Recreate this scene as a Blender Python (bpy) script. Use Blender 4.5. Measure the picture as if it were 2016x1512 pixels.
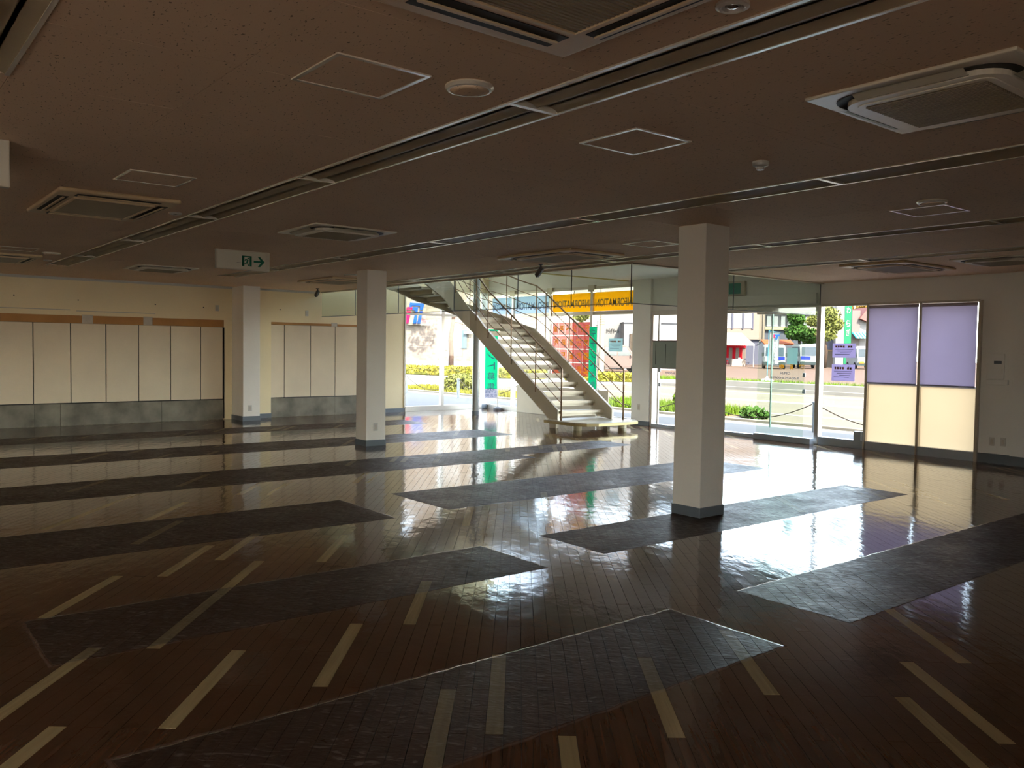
import bpy, bmesh, math, random
from mathutils import Vector, Matrix

# ------------------------------------------------------------------ reset
for o in list(bpy.data.objects):
    bpy.data.objects.remove(o, do_unlink=True)
scene = bpy.context.scene
COL = scene.collection
random.seed(7)

# ------------------------------------------------------------------ camera
YAW, PITCH, ROLL, HC, FPX = 2.4685, -0.0425, 0.0148, 1.5, 1666.66
fwd = Vector((math.cos(PITCH) * math.cos(YAW), math.cos(PITCH) * math.sin(YAW), math.sin(PITCH)))
rgt = fwd.cross(Vector((0, 0, 1))).normalized()
upv = rgt.cross(fwd)
r2 = rgt * math.cos(ROLL) + upv * math.sin(ROLL)
u2 = upv * math.cos(ROLL) - rgt * math.sin(ROLL)
cam_d = bpy.data.cameras.new('camera')
cam_d.sensor_width = 36.0
cam_d.lens = FPX * 36.0 / 2016.0
cam_d.clip_start, cam_d.clip_end = 0.05, 600
cam = bpy.data.objects.new('camera', cam_d)
M = Matrix((r2, u2, -fwd)).transposed().to_4x4()
M.translation = Vector((0, 0, HC))
cam.matrix_world = M
COL.objects.link(cam)
scene.camera = cam

# ------------------------------------------------------------------ world, sun, exposure
SUN_DIR = Vector((-7.0, 1.9, -7.2)).normalized()        # direction the sunlight travels
w = bpy.data.worlds.new('world')
scene.world = w
w.use_nodes = True
nt = w.node_tree
sky = nt.nodes.new('ShaderNodeTexSky')
sky.sky_type = 'NISHITA'
sky.sun_disc = False
sky.sun_elevation = math.asin(-SUN_DIR.z)
sky.sun_rotation = math.atan2(-SUN_DIR.x, -SUN_DIR.y)
sky.air_density, sky.dust_density, sky.ozone_density = 1.0, 1.0, 1.0
bgn = nt.nodes['Background']
hs = nt.nodes.new('ShaderNodeHueSaturation')          # hazy, whitish spring sky
hs.inputs['Saturation'].default_value = 0.62
nt.links.new(sky.outputs[0], hs.inputs['Color'])
nt.links.new(hs.outputs[0], bgn.inputs[0])
bgn.inputs[1].default_value = 0.27
sun_d = bpy.data.lights.new('sun', 'SUN')
sun_d.energy = 4.6
sun_d.color = (1.0, 0.93, 0.80)
sun_d.angle = math.radians(0.6)
sun = bpy.data.objects.new('sun', sun_d)
sun.rotation_euler = SUN_DIR.to_track_quat('-Z', 'Y').to_euler()
sun.location = (20, -10, 30)
COL.objects.link(sun)
vs = scene.view_settings
vs.view_transform = 'Standard'
vs.look = 'None'
vs.gamma = 1.0
vs.use_curve_mapping = False
vs.exposure = 3.4

# ------------------------------------------------------------------ materials
MATS = {}
ALB = 1.0          # overall albedo scale for the materials that follow
def mat(name, col, rough=0.6, metal=0.0, var=0.0, scale=4.0, bump=0.0, bscale=30.0, spec=0.5, stretch=None, col2=None, coat=0.0):
    """procedural principled material: base colour mottled with noise, optional bump"""
    if name in MATS:
        return MATS[name]
    col = tuple(c * ALB for c in col)
    col2 = tuple(c * ALB for c in col2) if col2 else None
    m = bpy.data.materials.new(name)
    m.use_nodes = True
    t = m.node_tree
    b = t.nodes['Principled BSDF']
    b.inputs['Roughness'].default_value = rough
    b.inputs['Metallic'].default_value = metal
    b.inputs['Specular IOR Level'].default_value = spec if ALB == 1.0 or rough < 0.3 else 0.04   # outdoor surfaces are matt
    b.inputs['Coat Weight'].default_value = coat
    tc = t.nodes.new('ShaderNodeNewGeometry')
    src = tc.outputs['Position']
    if stretch:
        mp = t.nodes.new('ShaderNodeMapping')
        mp.inputs['Scale'].default_value = stretch
        t.links.new(src, mp.inputs[0])
        src = mp.outputs[0]
    n = t.nodes.new('ShaderNodeTexNoise')
    n.inputs['Scale'].default_value = scale
    n.inputs['Detail'].default_value = 5
    t.links.new(src, n.inputs['Vector'])
    r = t.nodes.new('ShaderNodeValToRGB')
    c2 = col2 or tuple(max(0, c * (1 - var)) for c in col)
    r.color_ramp.elements[0].position = 0.3
    r.color_ramp.elements[1].position = 0.7
    r.color_ramp.elements[0].color = (*c2, 1)
    r.color_ramp.elements[1].color = (*col, 1)
    t.links.new(n.outputs['Fac'], r.inputs[0])
    t.links.new(r.outputs[0], b.inputs['Base Color'])
    if bump:
        n2 = t.nodes.new('ShaderNodeTexNoise')
        n2.inputs['Scale'].default_value = bscale
        n2.inputs['Detail'].default_value = 4
        t.links.new(src, n2.inputs['Vector'])
        bp = t.nodes.new('ShaderNodeBump')
        bp.inputs['Strength'].default_value = bump
        bp.inputs['Distance'].default_value = 0.01
        t.links.new(n2.outputs['Fac'], bp.inputs['Height'])
        t.links.new(bp.outputs[0], b.inputs['Normal'])
    MATS[name] = m
    return m

def glass_mat(name, tint=(0.93, 0.97, 0.95), refl=0.06):
    m = bpy.data.materials.new(name)
    m.use_nodes = True
    t = m.node_tree
    t.nodes.clear()
    out = t.nodes.new('ShaderNodeOutputMaterial')
    tr = t.nodes.new('ShaderNodeBsdfTransparent')
    tr.inputs[0].default_value = (*tint, 1)
    gl = t.nodes.new('ShaderNodeBsdfGlossy')
    gl.inputs['Roughness'].default_value = 0.01
    lw = t.nodes.new('ShaderNodeLayerWeight')          # facing = 1 - |cos|, same on both sides of the pane
    lw.inputs['Blend'].default_value = 0.5
    p5 = t.nodes.new('ShaderNodeMath')
    p5.operation = 'POWER'
    p5.inputs[1].default_value = 5.0
    t.links.new(lw.outputs['Facing'], p5.inputs[0])
    fr = t.nodes.new('ShaderNodeMath')
    fr.operation = 'MULTIPLY_ADD'
    fr.inputs[1].default_value = 0.97
    fr.inputs[2].default_value = refl / 2
    t.links.new(p5.outputs[0], fr.inputs[0])
    mx = t.nodes.new('ShaderNodeMixShader')
    t.links.new(fr.outputs[0], mx.inputs[0])
    t.links.new(tr.outputs[0], mx.inputs[1])
    t.links.new(gl.outputs[0], mx.inputs[2])
    t.links.new(mx.outputs[0], out.inputs[0])
    MATS[name] = m
    return m

def translucent_mat(name, col, frac=0.6, col_d=None, noise=0.0, transp=0.0):
    """cloth / frosted sheet: diffuse on the lit side, translucent for light from behind"""
    col = tuple(c * ALB for c in col)
    m = bpy.data.materials.new(name)
    m.use_nodes = True
    t = m.node_tree
    t.nodes.clear()
    out = t.nodes.new('ShaderNodeOutputMaterial')
    d = t.nodes.new('ShaderNodeBsdfDiffuse')
    tl = t.nodes.new('ShaderNodeBsdfTranslucent')
    g = t.nodes.new('ShaderNodeNewGeometry')
    n = t.nodes.new('ShaderNodeTexNoise')
    n.inputs['Scale'].default_value = 2.2
    t.links.new(g.outputs['Position'], n.inputs['Vector'])
    r = t.nodes.new('ShaderNodeValToRGB')
    r.color_ramp.elements[0].color = (*[c * (1 - noise) for c in col], 1)
    r.color_ramp.elements[1].color = (*col, 1)
    t.links.new(n.outputs['Fac'], r.inputs[0])
    t.links.new(r.outputs[0], tl.inputs[0])
    d.inputs[0].default_value = (*(col_d or col), 1)
    mx = t.nodes.new('ShaderNodeMixShader')
    mx.inputs[0].default_value = frac
    t.links.new(d.outputs[0], mx.inputs[1])
    t.links.new(tl.outputs[0], mx.inputs[2])
    last = mx
    if transp:
        tp = t.nodes.new('ShaderNodeBsdfTransparent')
        m2 = t.nodes.new('ShaderNodeMixShader')
        m2.inputs[0].default_value = transp
        t.links.new(mx.outputs[0], m2.inputs[1])
        t.links.new(tp.outputs[0], m2.inputs[2])
        last = m2
    t.links.new(last.outputs[0], out.inputs[0])
    MATS[name] = m
    return m

WALL = mat('wall_paint', (0.93, 0.77, 0.49), 0.7, var=0.10, scale=0.8, bump=0.1, bscale=60)
WALLG = mat('grey_wall_paint', (0.90, 0.87, 0.81), 0.7, var=0.08, scale=0.8)
COLM = mat('column_paint', (0.90, 0.83, 0.74), 0.55, var=0.06, scale=1.2)
PANEL = mat('bare_board', (0.84, 0.70, 0.52), 0.8, var=0.12, scale=1.3, bump=0.15, bscale=8)
CONC = mat('bare_concrete', (0.30, 0.27, 0.21), 0.85, var=0.6, scale=2.8, bump=0.4, bscale=9)
TAPE = mat('orange_strip', (0.50, 0.235, 0.07), 0.7, var=0.15, scale=3)
PATCH = mat('white_patch', (0.62, 0.54, 0.45), 0.7, var=0.15, scale=9)
BASEG = mat('grey_baseboard', (0.16, 0.18, 0.20), 0.45, var=0.1)
ALU = mat('aluminium', (0.62, 0.58, 0.52), 0.32, metal=0.75, var=0.05)
ALUW = mat('pale_aluminium', (0.66, 0.60, 0.52), 0.35, metal=0.3, var=0.05)
ALUD = mat('grey_sill', (0.42, 0.47, 0.52), 0.35, metal=0.3, var=0.1)
WHITE = mat('white_plastic', (0.62, 0.58, 0.52), 0.35, var=0.04)
ACW = mat('ac_plastic', (0.84, 0.75, 0.60), 0.35, var=0.06, scale=2)
ACY = mat('ac_plastic_aged', (0.74, 0.54, 0.32), 0.4, var=0.08, scale=2)
ACG = mat('ac_grille', (0.34, 0.27, 0.17), 0.5, var=0.1)
DARK = mat('dark_slot', (0.018, 0.014, 0.010), 0.6)
BLACK = mat('black', (0.01, 0.01, 0.01), 0.5)
LIP = mat('light_frame', (0.85, 0.77, 0.64), 0.22, metal=0.2, var=0.03)
REFL = mat('light_reflector', (0.95, 0.77, 0.50), 0.4, metal=0.0, var=0.06)
STEEL = mat('stair_steel', (0.60, 0.52, 0.39), 0.38, metal=0.25, var=0.12, scale=1.5)
BRASS = mat('rail_bronze', (0.34, 0.22, 0.13), 0.3, metal=0.55, var=0.1)
TREADM = mat('tread_stone', (0.50, 0.44, 0.32), 0.3, var=0.15, scale=6)
GREEN = mat('exit_green', (0.0, 0.14, 0.07), 0.5)
GLASS = glass_mat('window_glass', (0.97, 0.985, 0.975))
SMOKEG = glass_mat('hanging_glass', (0.90, 0.95, 0.91))
BLIND = translucent_mat('lavender_blind', (0.42, 0.37, 0.43), 0.75, noise=0.10)
FROST = translucent_mat('frosted_film', (0.58, 0.49, 0.36), 0.9, noise=0.05)
FILMY = translucent_mat('yellow_film', (0.66, 0.40, 0.035), 0.85, noise=0.06)
FILMB = translucent_mat('pale_blue_film', (0.46, 0.52, 0.55), 0.85, noise=0.08)
FILMR = translucent_mat('red_film', (0.38, 0.05, 0.035), 0.7, noise=0.08, transp=0.30)
PAPERL = translucent_mat('lavender_paper', (0.52, 0.46, 0.60), 0.6)
PAPERG = translucent_mat('grey_paper', (0.45, 0.56, 0.54), 0.6)
INK = mat('ink_grey', (0.10, 0.10, 0.12), 0.7)
INKO = translucent_mat('ink_orange', (0.75, 0.32, 0.16), 0.6)
GOLD = translucent_mat('gold_film', (0.70, 0.42, 0.08), 0.6)
LETY = translucent_mat('yellow_letter', (0.95, 0.70, 0.16), 0.9)
LETG = mat('grey_letter', (0.23, 0.22, 0.12), 0.7)
LETB = mat('blue_letter', (0.07, 0.12, 0.22), 0.7)

# ceiling board: beige mineral-fibre board with fine worm marks
def ceiling_mat():
    m = mat('ceiling_board', (0.82, 0.58, 0.38), 0.8, var=0.08, scale=0.9)
    t = m.node_tree
    b = t.nodes['Principled BSDF']
    ramp = next(n for n in t.nodes if n.type == 'VALTORGB')
    g = next(n for n in t.nodes if n.type == 'NEW_GEOMETRY')
    mp = t.nodes.new('ShaderNodeMapping')
    mp.inputs['Scale'].default_value = (26, 60, 1)
    mp.inputs['Rotation'].default_value = (0, 0, 0.5)
    t.links.new(g.outputs['Position'], mp.inputs[0])
    n = t.nodes.new('ShaderNodeTexNoise')
    n.inputs['Scale'].default_value = 1.6
    n.inputs['Detail'].default_value = 2
    t.links.new(mp.outputs[0], n.inputs['Vector'])
    r = t.nodes.new('ShaderNodeValToRGB')
    r.color_ramp.elements[0].position = 0.655
    r.color_ramp.elements[0].color = (1, 1, 1, 1)
    r.color_ramp.elements[1].position = 0.70
    r.color_ramp.elements[1].color = (0.33, 0.30, 0.27, 1)
    t.links.new(n.outputs['Fac'], r.inputs[0])
    mx = t.nodes.new('ShaderNodeMix')
    mx.data_type = 'RGBA'
    mx.blend_type = 'MULTIPLY'
    mx.inputs[0].default_value = 1.0
    t.links.new(ramp.outputs[0], mx.inputs[6])
    t.links.new(r.outputs[0], mx.inputs[7])
    t.links.new(mx.outputs[2], b.inputs['Base Color'])
    return m
CEIL = ceiling_mat()

# floor: waxed wood-look planks; worn, unwaxed rectangles where the shop counters stood
STRIPS = [(-14.9, -13.95, 0.8, 9.04), (-12.48, -11.4, 0.8, 9.15), (-9.93, -8.84, 0.8, 7.5), (-9.93, -9.2, 7.45, 9.8),
          (-7.42, -6.37, 0.78, 3.80), (-7.46, -6.42, 4.39, 9.34), (-5.12, -4.38, 4.39, 8.93), (-5.10, -4.33, 0.755, 3.79),
          (-3.21, -2.45, 4.387, 9.0), (-3.21, -2.46, 0.75, 3.755)]
def floor_mat(name, col, col2):
    m = bpy.data.materials.new(name)
    m.use_nodes = True
    t = m.node_tree
    L = t.links.new
    b = t.nodes['Principled BSDF']
    g = t.nodes.new('ShaderNodeNewGeometry')
    pos = g.outputs['Position']
    def math_(op, a, c=None, clamp=False):
        n = t.nodes.new('ShaderNodeMath')
        n.operation = op
        n.use_clamp = clamp
        for i, v in enumerate((a, c)):
            if v is None:
                continue
            if isinstance(v, (int, float)):
                n.inputs[i].default_value = v
            else:
                L(v, n.inputs[i])
        return n.outputs[0]
    def noise(scale, detail=3, sc=None, rot=0.0, dist=0.0):
        v = pos
        if sc:
            mp = t.nodes.new('ShaderNodeMapping')
            mp.vector_type = 'TEXTURE' if False else 'POINT'
            mp.inputs['Rotation'].default_value = (0, 0, rot)
            mp2 = t.nodes.new('ShaderNodeMapping')
            mp2.inputs['Scale'].default_value = sc
            L(pos, mp.inputs[0])
            L(mp.outputs[0], mp2.inputs[0])
            v = mp2.outputs[0]
        n = t.nodes.new('ShaderNodeTexNoise')
        n.inputs['Scale'].default_value = scale
        n.inputs['Detail'].default_value = detail
        n.inputs['Distortion'].default_value = dist
        L(v, n.inputs['Vector'])
        return n.outputs['Fac']
    def ramp(f, stops):
        r = t.nodes.new('ShaderNodeValToRGB')
        e = r.color_ramp.elements
        e[0].position, e[0].color = stops[0][0], (*stops[0][1], 1)
        e[1].position, e[1].color = stops[-1][0], (*stops[-1][1], 1)
        for p, c in stops[1:-1]:
            k = e.new(p)
            k.color = (*c, 1)
        L(f, r.inputs[0])
        return r.outputs[0]
    def mixc(f, a, c, mode='MIX'):
        n = t.nodes.new('ShaderNodeMix')
        n.data_type = 'RGBA'
        n.blend_type = mode
        for i, v in ((0, f), (6, a), (7, c)):
            if isinstance(v, tuple):
                n.inputs[i].default_value = (*v, 1)
            elif isinstance(v, (int, float)):
                n.inputs[i].default_value = v
            else:
                L(v, n.inputs[i])
        return n.outputs[2]
    # signed distance to the worn rectangles (positive outside)
    sx = t.nodes.new('ShaderNodeSeparateXYZ')
    L(pos, sx.inputs[0])
    wob = math_('MULTIPLY', math_('SUBTRACT', noise(9, 2), 0.5), 0.035)
    X = math_('ADD', sx.outputs[0], wob)
    Y = math_('ADD', sx.outputs[1], wob)
    d = None
    for (xa, xb, ya, yb) in STRIPS:
        dx = math_('SUBTRACT', math_('ABSOLUTE', math_('SUBTRACT', X, (xa + xb) / 2)), (xb - xa) / 2)
        dy = math_('SUBTRACT', math_('ABSOLUTE', math_('SUBTRACT', Y, (ya + yb) / 2)), (yb - ya) / 2)
        q = math_('MAXIMUM', dx, dy)
        d = q if d is None else math_('MINIMUM', d, q)
    inside = math_('SUBTRACT', 0.5, math_('MULTIPLY', d, 90.0), True)
    rim = math_('SUBTRACT', 1.0, math_('MULTIPLY', math_('ABSOLUTE', math_('SUBTRACT', d, 0.012)), 75.0), True)
    rim = math_('MULTIPLY', rim, math_('ADD', math_('MULTIPLY', noise(3.0, 2), 0.7), 0.05))
    # wood grain along the boards
    ang = -math.radians(141.0)
    grain = noise(1.0, 6, (2.2, 42, 1), ang, 0.6)
    at = t.nodes.new('ShaderNodeAttribute')
    at.attribute_name = 'tone'
    tone = at.outputs['Fac']
    wood = ramp(grain, [(0.25, col2), (0.55, col), (0.8, tuple(c * 1.25 for c in col))])
    wood = mixc(tone, wood, tuple(c * 1.5 for c in col), 'MIX')
    worn = mixc(0.60, wood, (0.026, 0.020, 0.017))
    scr = noise(1.0, 8, (14, 5, 1), 0.7, 2.5)
    scrm = ramp(scr, [(0.60, (0, 0, 0)), (0.68, (1, 1, 1))])
    worn = mixc(math_('MULTIPLY', scrm, 0.30), worn, (0.34, 0.30, 0.26))
    c = mixc(inside, wood, worn)
    c = mixc(math_('MULTIPLY', rim, 0.5), c, (0.36, 0.32, 0.28))
    L(c, b.inputs['Base Color'])
    # gloss: waxed outside, matt inside the worn rectangles
    sm = noise(0.9, 4)
    rg = math_('ADD', math_('MULTIPLY', sm, 0.11), 0.03)
    fine = noise(1.0, 6, (30, 11, 1), 0.9, 1.5)
    rin = math_('ADD', math_('MULTIPLY', noise(2.6, 5), 0.30), math_('MULTIPLY', fine, 0.55))
    rin = math_('SUBTRACT', rin, 0.02)
    rr = t.nodes.new('ShaderNodeMix')
    L(inside, rr.inputs[0])
    L(rg, rr.inputs[2])
    L(rin, rr.inputs[3])
    L(rr.outputs[0], b.inputs['Roughness'])
    si = t.nodes.new('ShaderNodeMix')
    L(inside, si.inputs[0])
    si.inputs[2].default_value = 0.52
    si.inputs[3].default_value = 0.07
    L(si.outputs[0], b.inputs['Specular IOR Level'])
    h = math_('ADD', math_('MULTIPLY', noise(5.5, 4, (1, 1.6, 1), 0.6), 1.0), math_('MULTIPLY', math_('MULTIPLY', math_('ADD', scr, fine), inside), 1.6))
    bp = t.nodes.new('ShaderNodeBump')
    bp.inputs['Strength'].default_value = 0.17
    bp.inputs['Distance'].default_value = 0.012
    L(h, bp.inputs['Height'])
    L(bp.outputs[0], b.inputs['Normal'])
    MATS[name] = m
    return m
PLANK = floor_mat('plank_brown', (0.090, 0.038, 0.017), (0.042, 0.016, 0.007))
PLANKY = floor_mat('plank_pale', (0.36, 0.27, 0.13), (0.27, 0.20, 0.095))
SUBF = mat('subfloor', (0.03, 0.022, 0.018), 0.8)

# ------------------------------------------------------------------ mesh helpers
def B():
    return bmesh.new()
def box(bm, x0, x1, y0, y1, z0, z1):
    v = [bm.verts.new(p) for p in ((x0, y0, z0), (x1, y0, z0), (x1, y1, z0), (x0, y1, z0), (x0, y0, z1), (x1, y0, z1), (x1, y1, z1), (x0, y1, z1))]
    for f in ((0, 3, 2, 1), (4, 5, 6, 7), (0, 1, 5, 4), (1, 2, 6, 5), (2, 3, 7, 6), (3, 0, 4, 7)):
        bm.faces.new([v[i] for i in f])
    return bm
def bbox(x0, x1, y0, y1, z0, z1, bev=0.0, seg=2):
    bm = box(B(), x0, x1, y0, y1, z0, z1)
    if bev:
        bmesh.ops.bevel(bm, geom=bm.edges[:], offset=bev, segments=seg, affect='EDGES', profile=0.5)
    return bm
def prism(bm, poly, axis, a, b):
    """extrude a 2-D polygon along an axis: axis 'x': poly is (y,z); 'y': (x,z); 'z': (x,y)"""
    def P(p, q):
        return (q, p[0], p[1]) if axis == 'x' else ((p[0], q, p[1]) if axis == 'y' else (p[0], p[1], q))
    va = [bm.verts.new(P(p, a)) for p in poly]
    vb = [bm.verts.new(P(p, b)) for p in poly]
    n = len(poly)
    bm.faces.new(va[::-1])
    bm.faces.new(vb)
    for i in range(n):
        bm.faces.new((va[i], va[(i + 1) % n], vb[(i + 1) % n], vb[i]))
    bmesh.ops.recalc_face_normals(bm, faces=bm.faces[:])
    return bm
def tube(bm, pts, r, seg=8, r_end=None):
    pts = [Vector(p) for p in pts]
    n = len(pts)
    rings = []
    ref = None
    for i, p in enumerate(pts):
        d = (pts[min(i + 1, n - 1)] - pts[max(i - 1, 0)]).normalized()
        if ref is None:
            ref = d.cross(Vector((0, 0, 1)))
            if ref.length < 1e-3:
                ref = d.cross(Vector((1, 0, 0)))
        a = (ref - d * ref.dot(d)).normalized()
        ref = a
        c = d.cross(a)
        rr = r if r_end is None else r + (r_end - r) * i / max(1, n - 1)
        rings.append([bm.verts.new(p + (a * math.cos(2 * math.pi * k / seg) + c * math.sin(2 * math.pi * k / seg)) * rr) for k in range(seg)])
    for i in range(n - 1):
        for k in range(seg):
            bm.faces.new((rings[i][k], rings[i][(k + 1) % seg], rings[i + 1][(k + 1) % seg], rings[i + 1][k]))
    bm.faces.new(rings[0][::-1])
    bm.faces.new(rings[-1])
    bmesh.ops.recalc_face_normals(bm, faces=bm.faces[:])
    return bm
def lathe(bm, prof, cx=0, cy=0, seg=24):
    """revolve (r, z) profile about a vertical axis"""
    rings = []
    for r, z in prof:
        if r < 1e-5:
            rings.append([bm.verts.new((cx, cy, z))])
        else:
            rings.append([bm.verts.new((cx + r * math.cos(2 * math.pi * k / seg), cy + r * math.sin(2 * math.pi * k / seg), z)) for k in range(seg)])
    for a, b in zip(rings[:-1], rings[1:]):
        for k in range(seg):
            k2 = (k + 1) % seg
            q = [a[0]] if len(a) == 1 else [a[k], a[k2]]
            q2 = [b[0]] if len(b) == 1 else [b[k2], b[k]]
            if len(q) + len(q2) >= 3:
                bm.faces.new(q + q2)
    bmesh.ops.recalc_face_normals(bm, faces=bm.faces[:])
    return bm
def mesh_of(bm, name, mats, smooth=False):
    me = bpy.data.meshes.new(name)
    bm.to_mesh(me)
    bm.free()
    for m in (mats if isinstance(mats, (list, tuple)) else [mats]):
        me.materials.append(m)
    if smooth:
        for p in me.polygons:
            p.use_smooth = True
    return me
def tag(o, label=None, cat=None, group=None, kind=None):
    for k, v in (('label', label), ('category', cat), ('group', group), ('kind', kind)):
        if v:
            o[k] = v
    return o
def mk(name, bm, m, parent=None, label=None, cat=None, group=None, kind=None, local=False, smooth=False):
    """link one mesh object. With a parent, geometry given in world coordinates is moved to the parent's frame (unless local)."""
    if parent is not None and not local:
        root = parent
        loc = Vector((0, 0, 0))
        while root is not None:
            loc += root.location
            root = root.parent
        bmesh.ops.translate(bm, verts=bm.verts[:], vec=-loc)
    o = bpy.data.objects.new(name, mesh_of(bm, name, m, smooth))
    COL.objects.link(o)
    o.parent = parent
    return tag(o, label, cat, group, kind)
def thing(name, label, cat, loc, rz=0.0, group=None, kind=None):
    o = bpy.data.objects.new(name, None)
    o.empty_display_size = 0.1
    COL.objects.link(o)
    o.location = loc
    o.rotation_euler = (0, 0, rz)
    return tag(o, label, cat, group, kind)
def dup(root, loc, rz=0.0, label=None, group=None):
    kids = [c for c in bpy.data.objects if c.parent == root]
    r = root.copy()
    COL.objects.link(r)
    r.location = loc
    r.rotation_euler = (0, 0, rz)
    tag(r, label, None, group)
    for ch in kids:
        sub = [g for g in bpy.data.objects if g.parent == ch]
        c = ch.copy()
        COL.objects.link(c)
        c.parent = r
        for g in sub:
            d = g.copy()
            COL.objects.link(d)
            d.parent = c
    return r
TEXTCACHE = {}
def text_bm(body, size=1.0, depth=0.002, bold=0.0):
    """bmesh of a line of text centred on the origin in the XZ plane (reads along +x seen from -y)"""
    cu = bpy.data.curves.new('t', 'FONT')
    cu.body = body
    cu.size = size
    cu.extrude = depth / 2
    cu.offset = bold
    cu.resolution_u = 3
    ob = bpy.data.objects.new('t', cu)
    COL.objects.link(ob)
    dg = bpy.context.evaluated_depsgraph_get()
    me = bpy.data.meshes.new_from_object(ob.evaluated_get(dg))
    bpy.data.objects.remove(ob)
    bpy.data.curves.remove(cu)
    bm = B()
    bm.from_mesh(me)
    bpy.data.meshes.remove(me)
    if bm.verts:
        xs = [v.co.x for v in bm.verts]
        ys = [v.co.y for v in bm.verts]
        bmesh.ops.translate(bm, verts=bm.verts[:], vec=(-(min(xs) + max(xs)) / 2, -(min(ys) + max(ys)) / 2, 0))
        bmesh.ops.rotate(bm, verts=bm.verts[:], cent=(0, 0, 0), matrix=Matrix.Rotation(math.pi / 2, 3, 'X'))
    return bm
def place_text(body, size, c, width=None, height=None, mirror=False, depth=0.002, bold=0.0):
    bm = text_bm(body, size, depth, bold)
    if not bm.verts:
        return bm
    xs = [v.co.x for v in bm.verts]
    zs = [v.co.z for v in bm.verts]
    sx = width / (max(xs) - min(xs)) if width else 1
    sz = height / (max(zs) - min(zs)) if height else 1
    for v in bm.verts:
        v.co.x *= -sx if mirror else sx
        v.co.z *= sz
    bmesh.ops.recalc_face_normals(bm, faces=bm.faces[:])
    bmesh.ops.translate(bm, verts=bm.verts[:], vec=c)
    return bm
def join(bm, other):
    me = bpy.data.meshes.new('j')
    other.to_mesh(me)
    other.free()
    bm.from_mesh(me)
    bpy.data.meshes.remove(me)
    return bm

# ------------------------------------------------------------------ the room
XL, XR, YB, YF, H = -16.71, 3.0, -10.0, 12.55, 2.63
VX, VY = -7.70, 8.10                     # corner of the stair hall (open to a higher ceiling)
PX = -12.0                               # above-stair void lies left of this
ORD = ['first', 'second', 'third', 'fourth', 'fifth', 'sixth', 'seventh', 'eighth', 'ninth', 'tenth']

# ---- floor
floor = mk('floor', bbox(XL, XR, YB, YF, -0.08, -0.012), SUBF, kind='structure', label='dark wood-look plank floor with pale accent planks and worn rectangles', cat='floor')
PW, PL = 0.0709, 0.855
A0 = math.radians(141.0)
e1 = (math.cos(A0), math.sin(A0))
e2 = (math.sin(A0), -math.cos(A0))
T0, S0 = -0.074, 3.227
ACC = {(-35, 3), (-28, 0), (-24, -2), (-18, 0), (-24, 2), (-24, 4), (-11, 1), (-7, 3), (-3, -1), (0, 0), (4, -2), (28, 0), (25, -1),
       (17, 1), (10, 0), (32, 2), (-31, 5), (-28, 6), (-39, 7), (-52, 8), (-52, 10), (-18, 6)}
def clip_room(poly):
    def cut(P, ax, val, sgn):
        out = []
        for i in range(len(P)):
            a, b = P[i], P[(i + 1) % len(P)]
            da, db = (a[ax] - val) * sgn, (b[ax] - val) * sgn
            if da >= 0:
                out.append(a)
            if da * db < 0:
                f = da / (da - db)
                out.append(tuple(a[k] + (b[k] - a[k]) * f for k in (0, 1)))
        return out
    for ax, val, sgn in ((0, XL, 1), (0, XR, -1), (1, YB, 1), (1, YF, -1)):
        poly = cut(poly, ax, val, sgn)
        if len(poly) < 3:
            return None
    return poly
def in_view(x, y):
    d = Vector((x, y, -HC))
    z = d.dot(fwd)
    if z < 0.3:
        return None
    u = 1008 + FPX * d.dot(r2) / z
    v = 756 - FPX * d.dot(u2) / z
    return z if -60 < u < 2076 and v < 1580 else None
planks = []
rng = random.Random(11)
for row in range(-260, 300):
    t0 = T0 + (row - 0.5) * PW
    for k in range(-24, 52):
        if (k - row) % 2:
            continue
        s0 = S0 + k * PL / 2
        g = 0.0010
        q = [(s0 + g, t0 + g), (s0 + PL - g, t0 + g), (s0 + PL - g, t0 + PW - g), (s0 + g, t0 + PW - g)]
        c = (s0 + PL / 2, t0 + PW / 2)
        cx, cy = c[0] * e1[0] + c[1] * e2[0], c[0] * e1[1] + c[1] * e2[1]
        if not (XL - 0.5 < cx < XR + 0.5 and YB - 0.5 < cy < YF + 0.5):
            continue
        poly = clip_room([(s * e1[0] + t * e2[0], s * e1[1] + t * e2[1]) for s, t in q])
        if not poly:
            continue
        z = in_view(cx, cy)
        known = z is not None and c[0] < 7.2
        acc = (row, k) in ACC or (not known and rng.random() < 0.055)
        planks.append((z if z is not None else 99 + abs(cx) + abs(cy), poly, (cx, cy), acc))
planks.sort(key=lambda p: (p[0] - (4.0 if p[3] and p[0] < 14 else 0)))
def plank_face(bm, poly, c, lay, skirt):
    ta, tb = rng.gauss(0, 0.0022), rng.gauss(0, 0.0007)
    tone = max(0.0, min(0.45, rng.gauss(0.12, 0.12)))
    def zz(p):
        dx, dy = p[0] - c[0], p[1] - c[1]
        return (dx * e2[0] + dy * e2[1]) * ta + (dx * e1[0] + dy * e1[1]) * tb
    top = [bm.verts.new((p[0], p[1], zz(p))) for p in poly]
    f = bm.faces.new(top)
    f.normal_update()
    if f.normal.z < 0:
        f.normal_flip()
    fs = [f]
    if skirt:
        bot = [bm.verts.new((p[0], p[1], -0.010)) for p in poly]
        n = len(poly)
        for i in range(n):
            fs.append(bm.faces.new((top[i], bot[i], bot[(i + 1) % n], top[(i + 1) % n])))
        fs.append(bm.faces.new(bot[::-1]))
        bmesh.ops.recalc_face_normals(bm, faces=fs)
    for ff in fs:
        for lp in ff.loops:
            lp[lay] = (tone, tone, tone, 1)
stuff = {0: B(), 1: B()}
lays = {k: b.loops.layers.float_color.new('tone') for k, b in stuff.items()}
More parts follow.
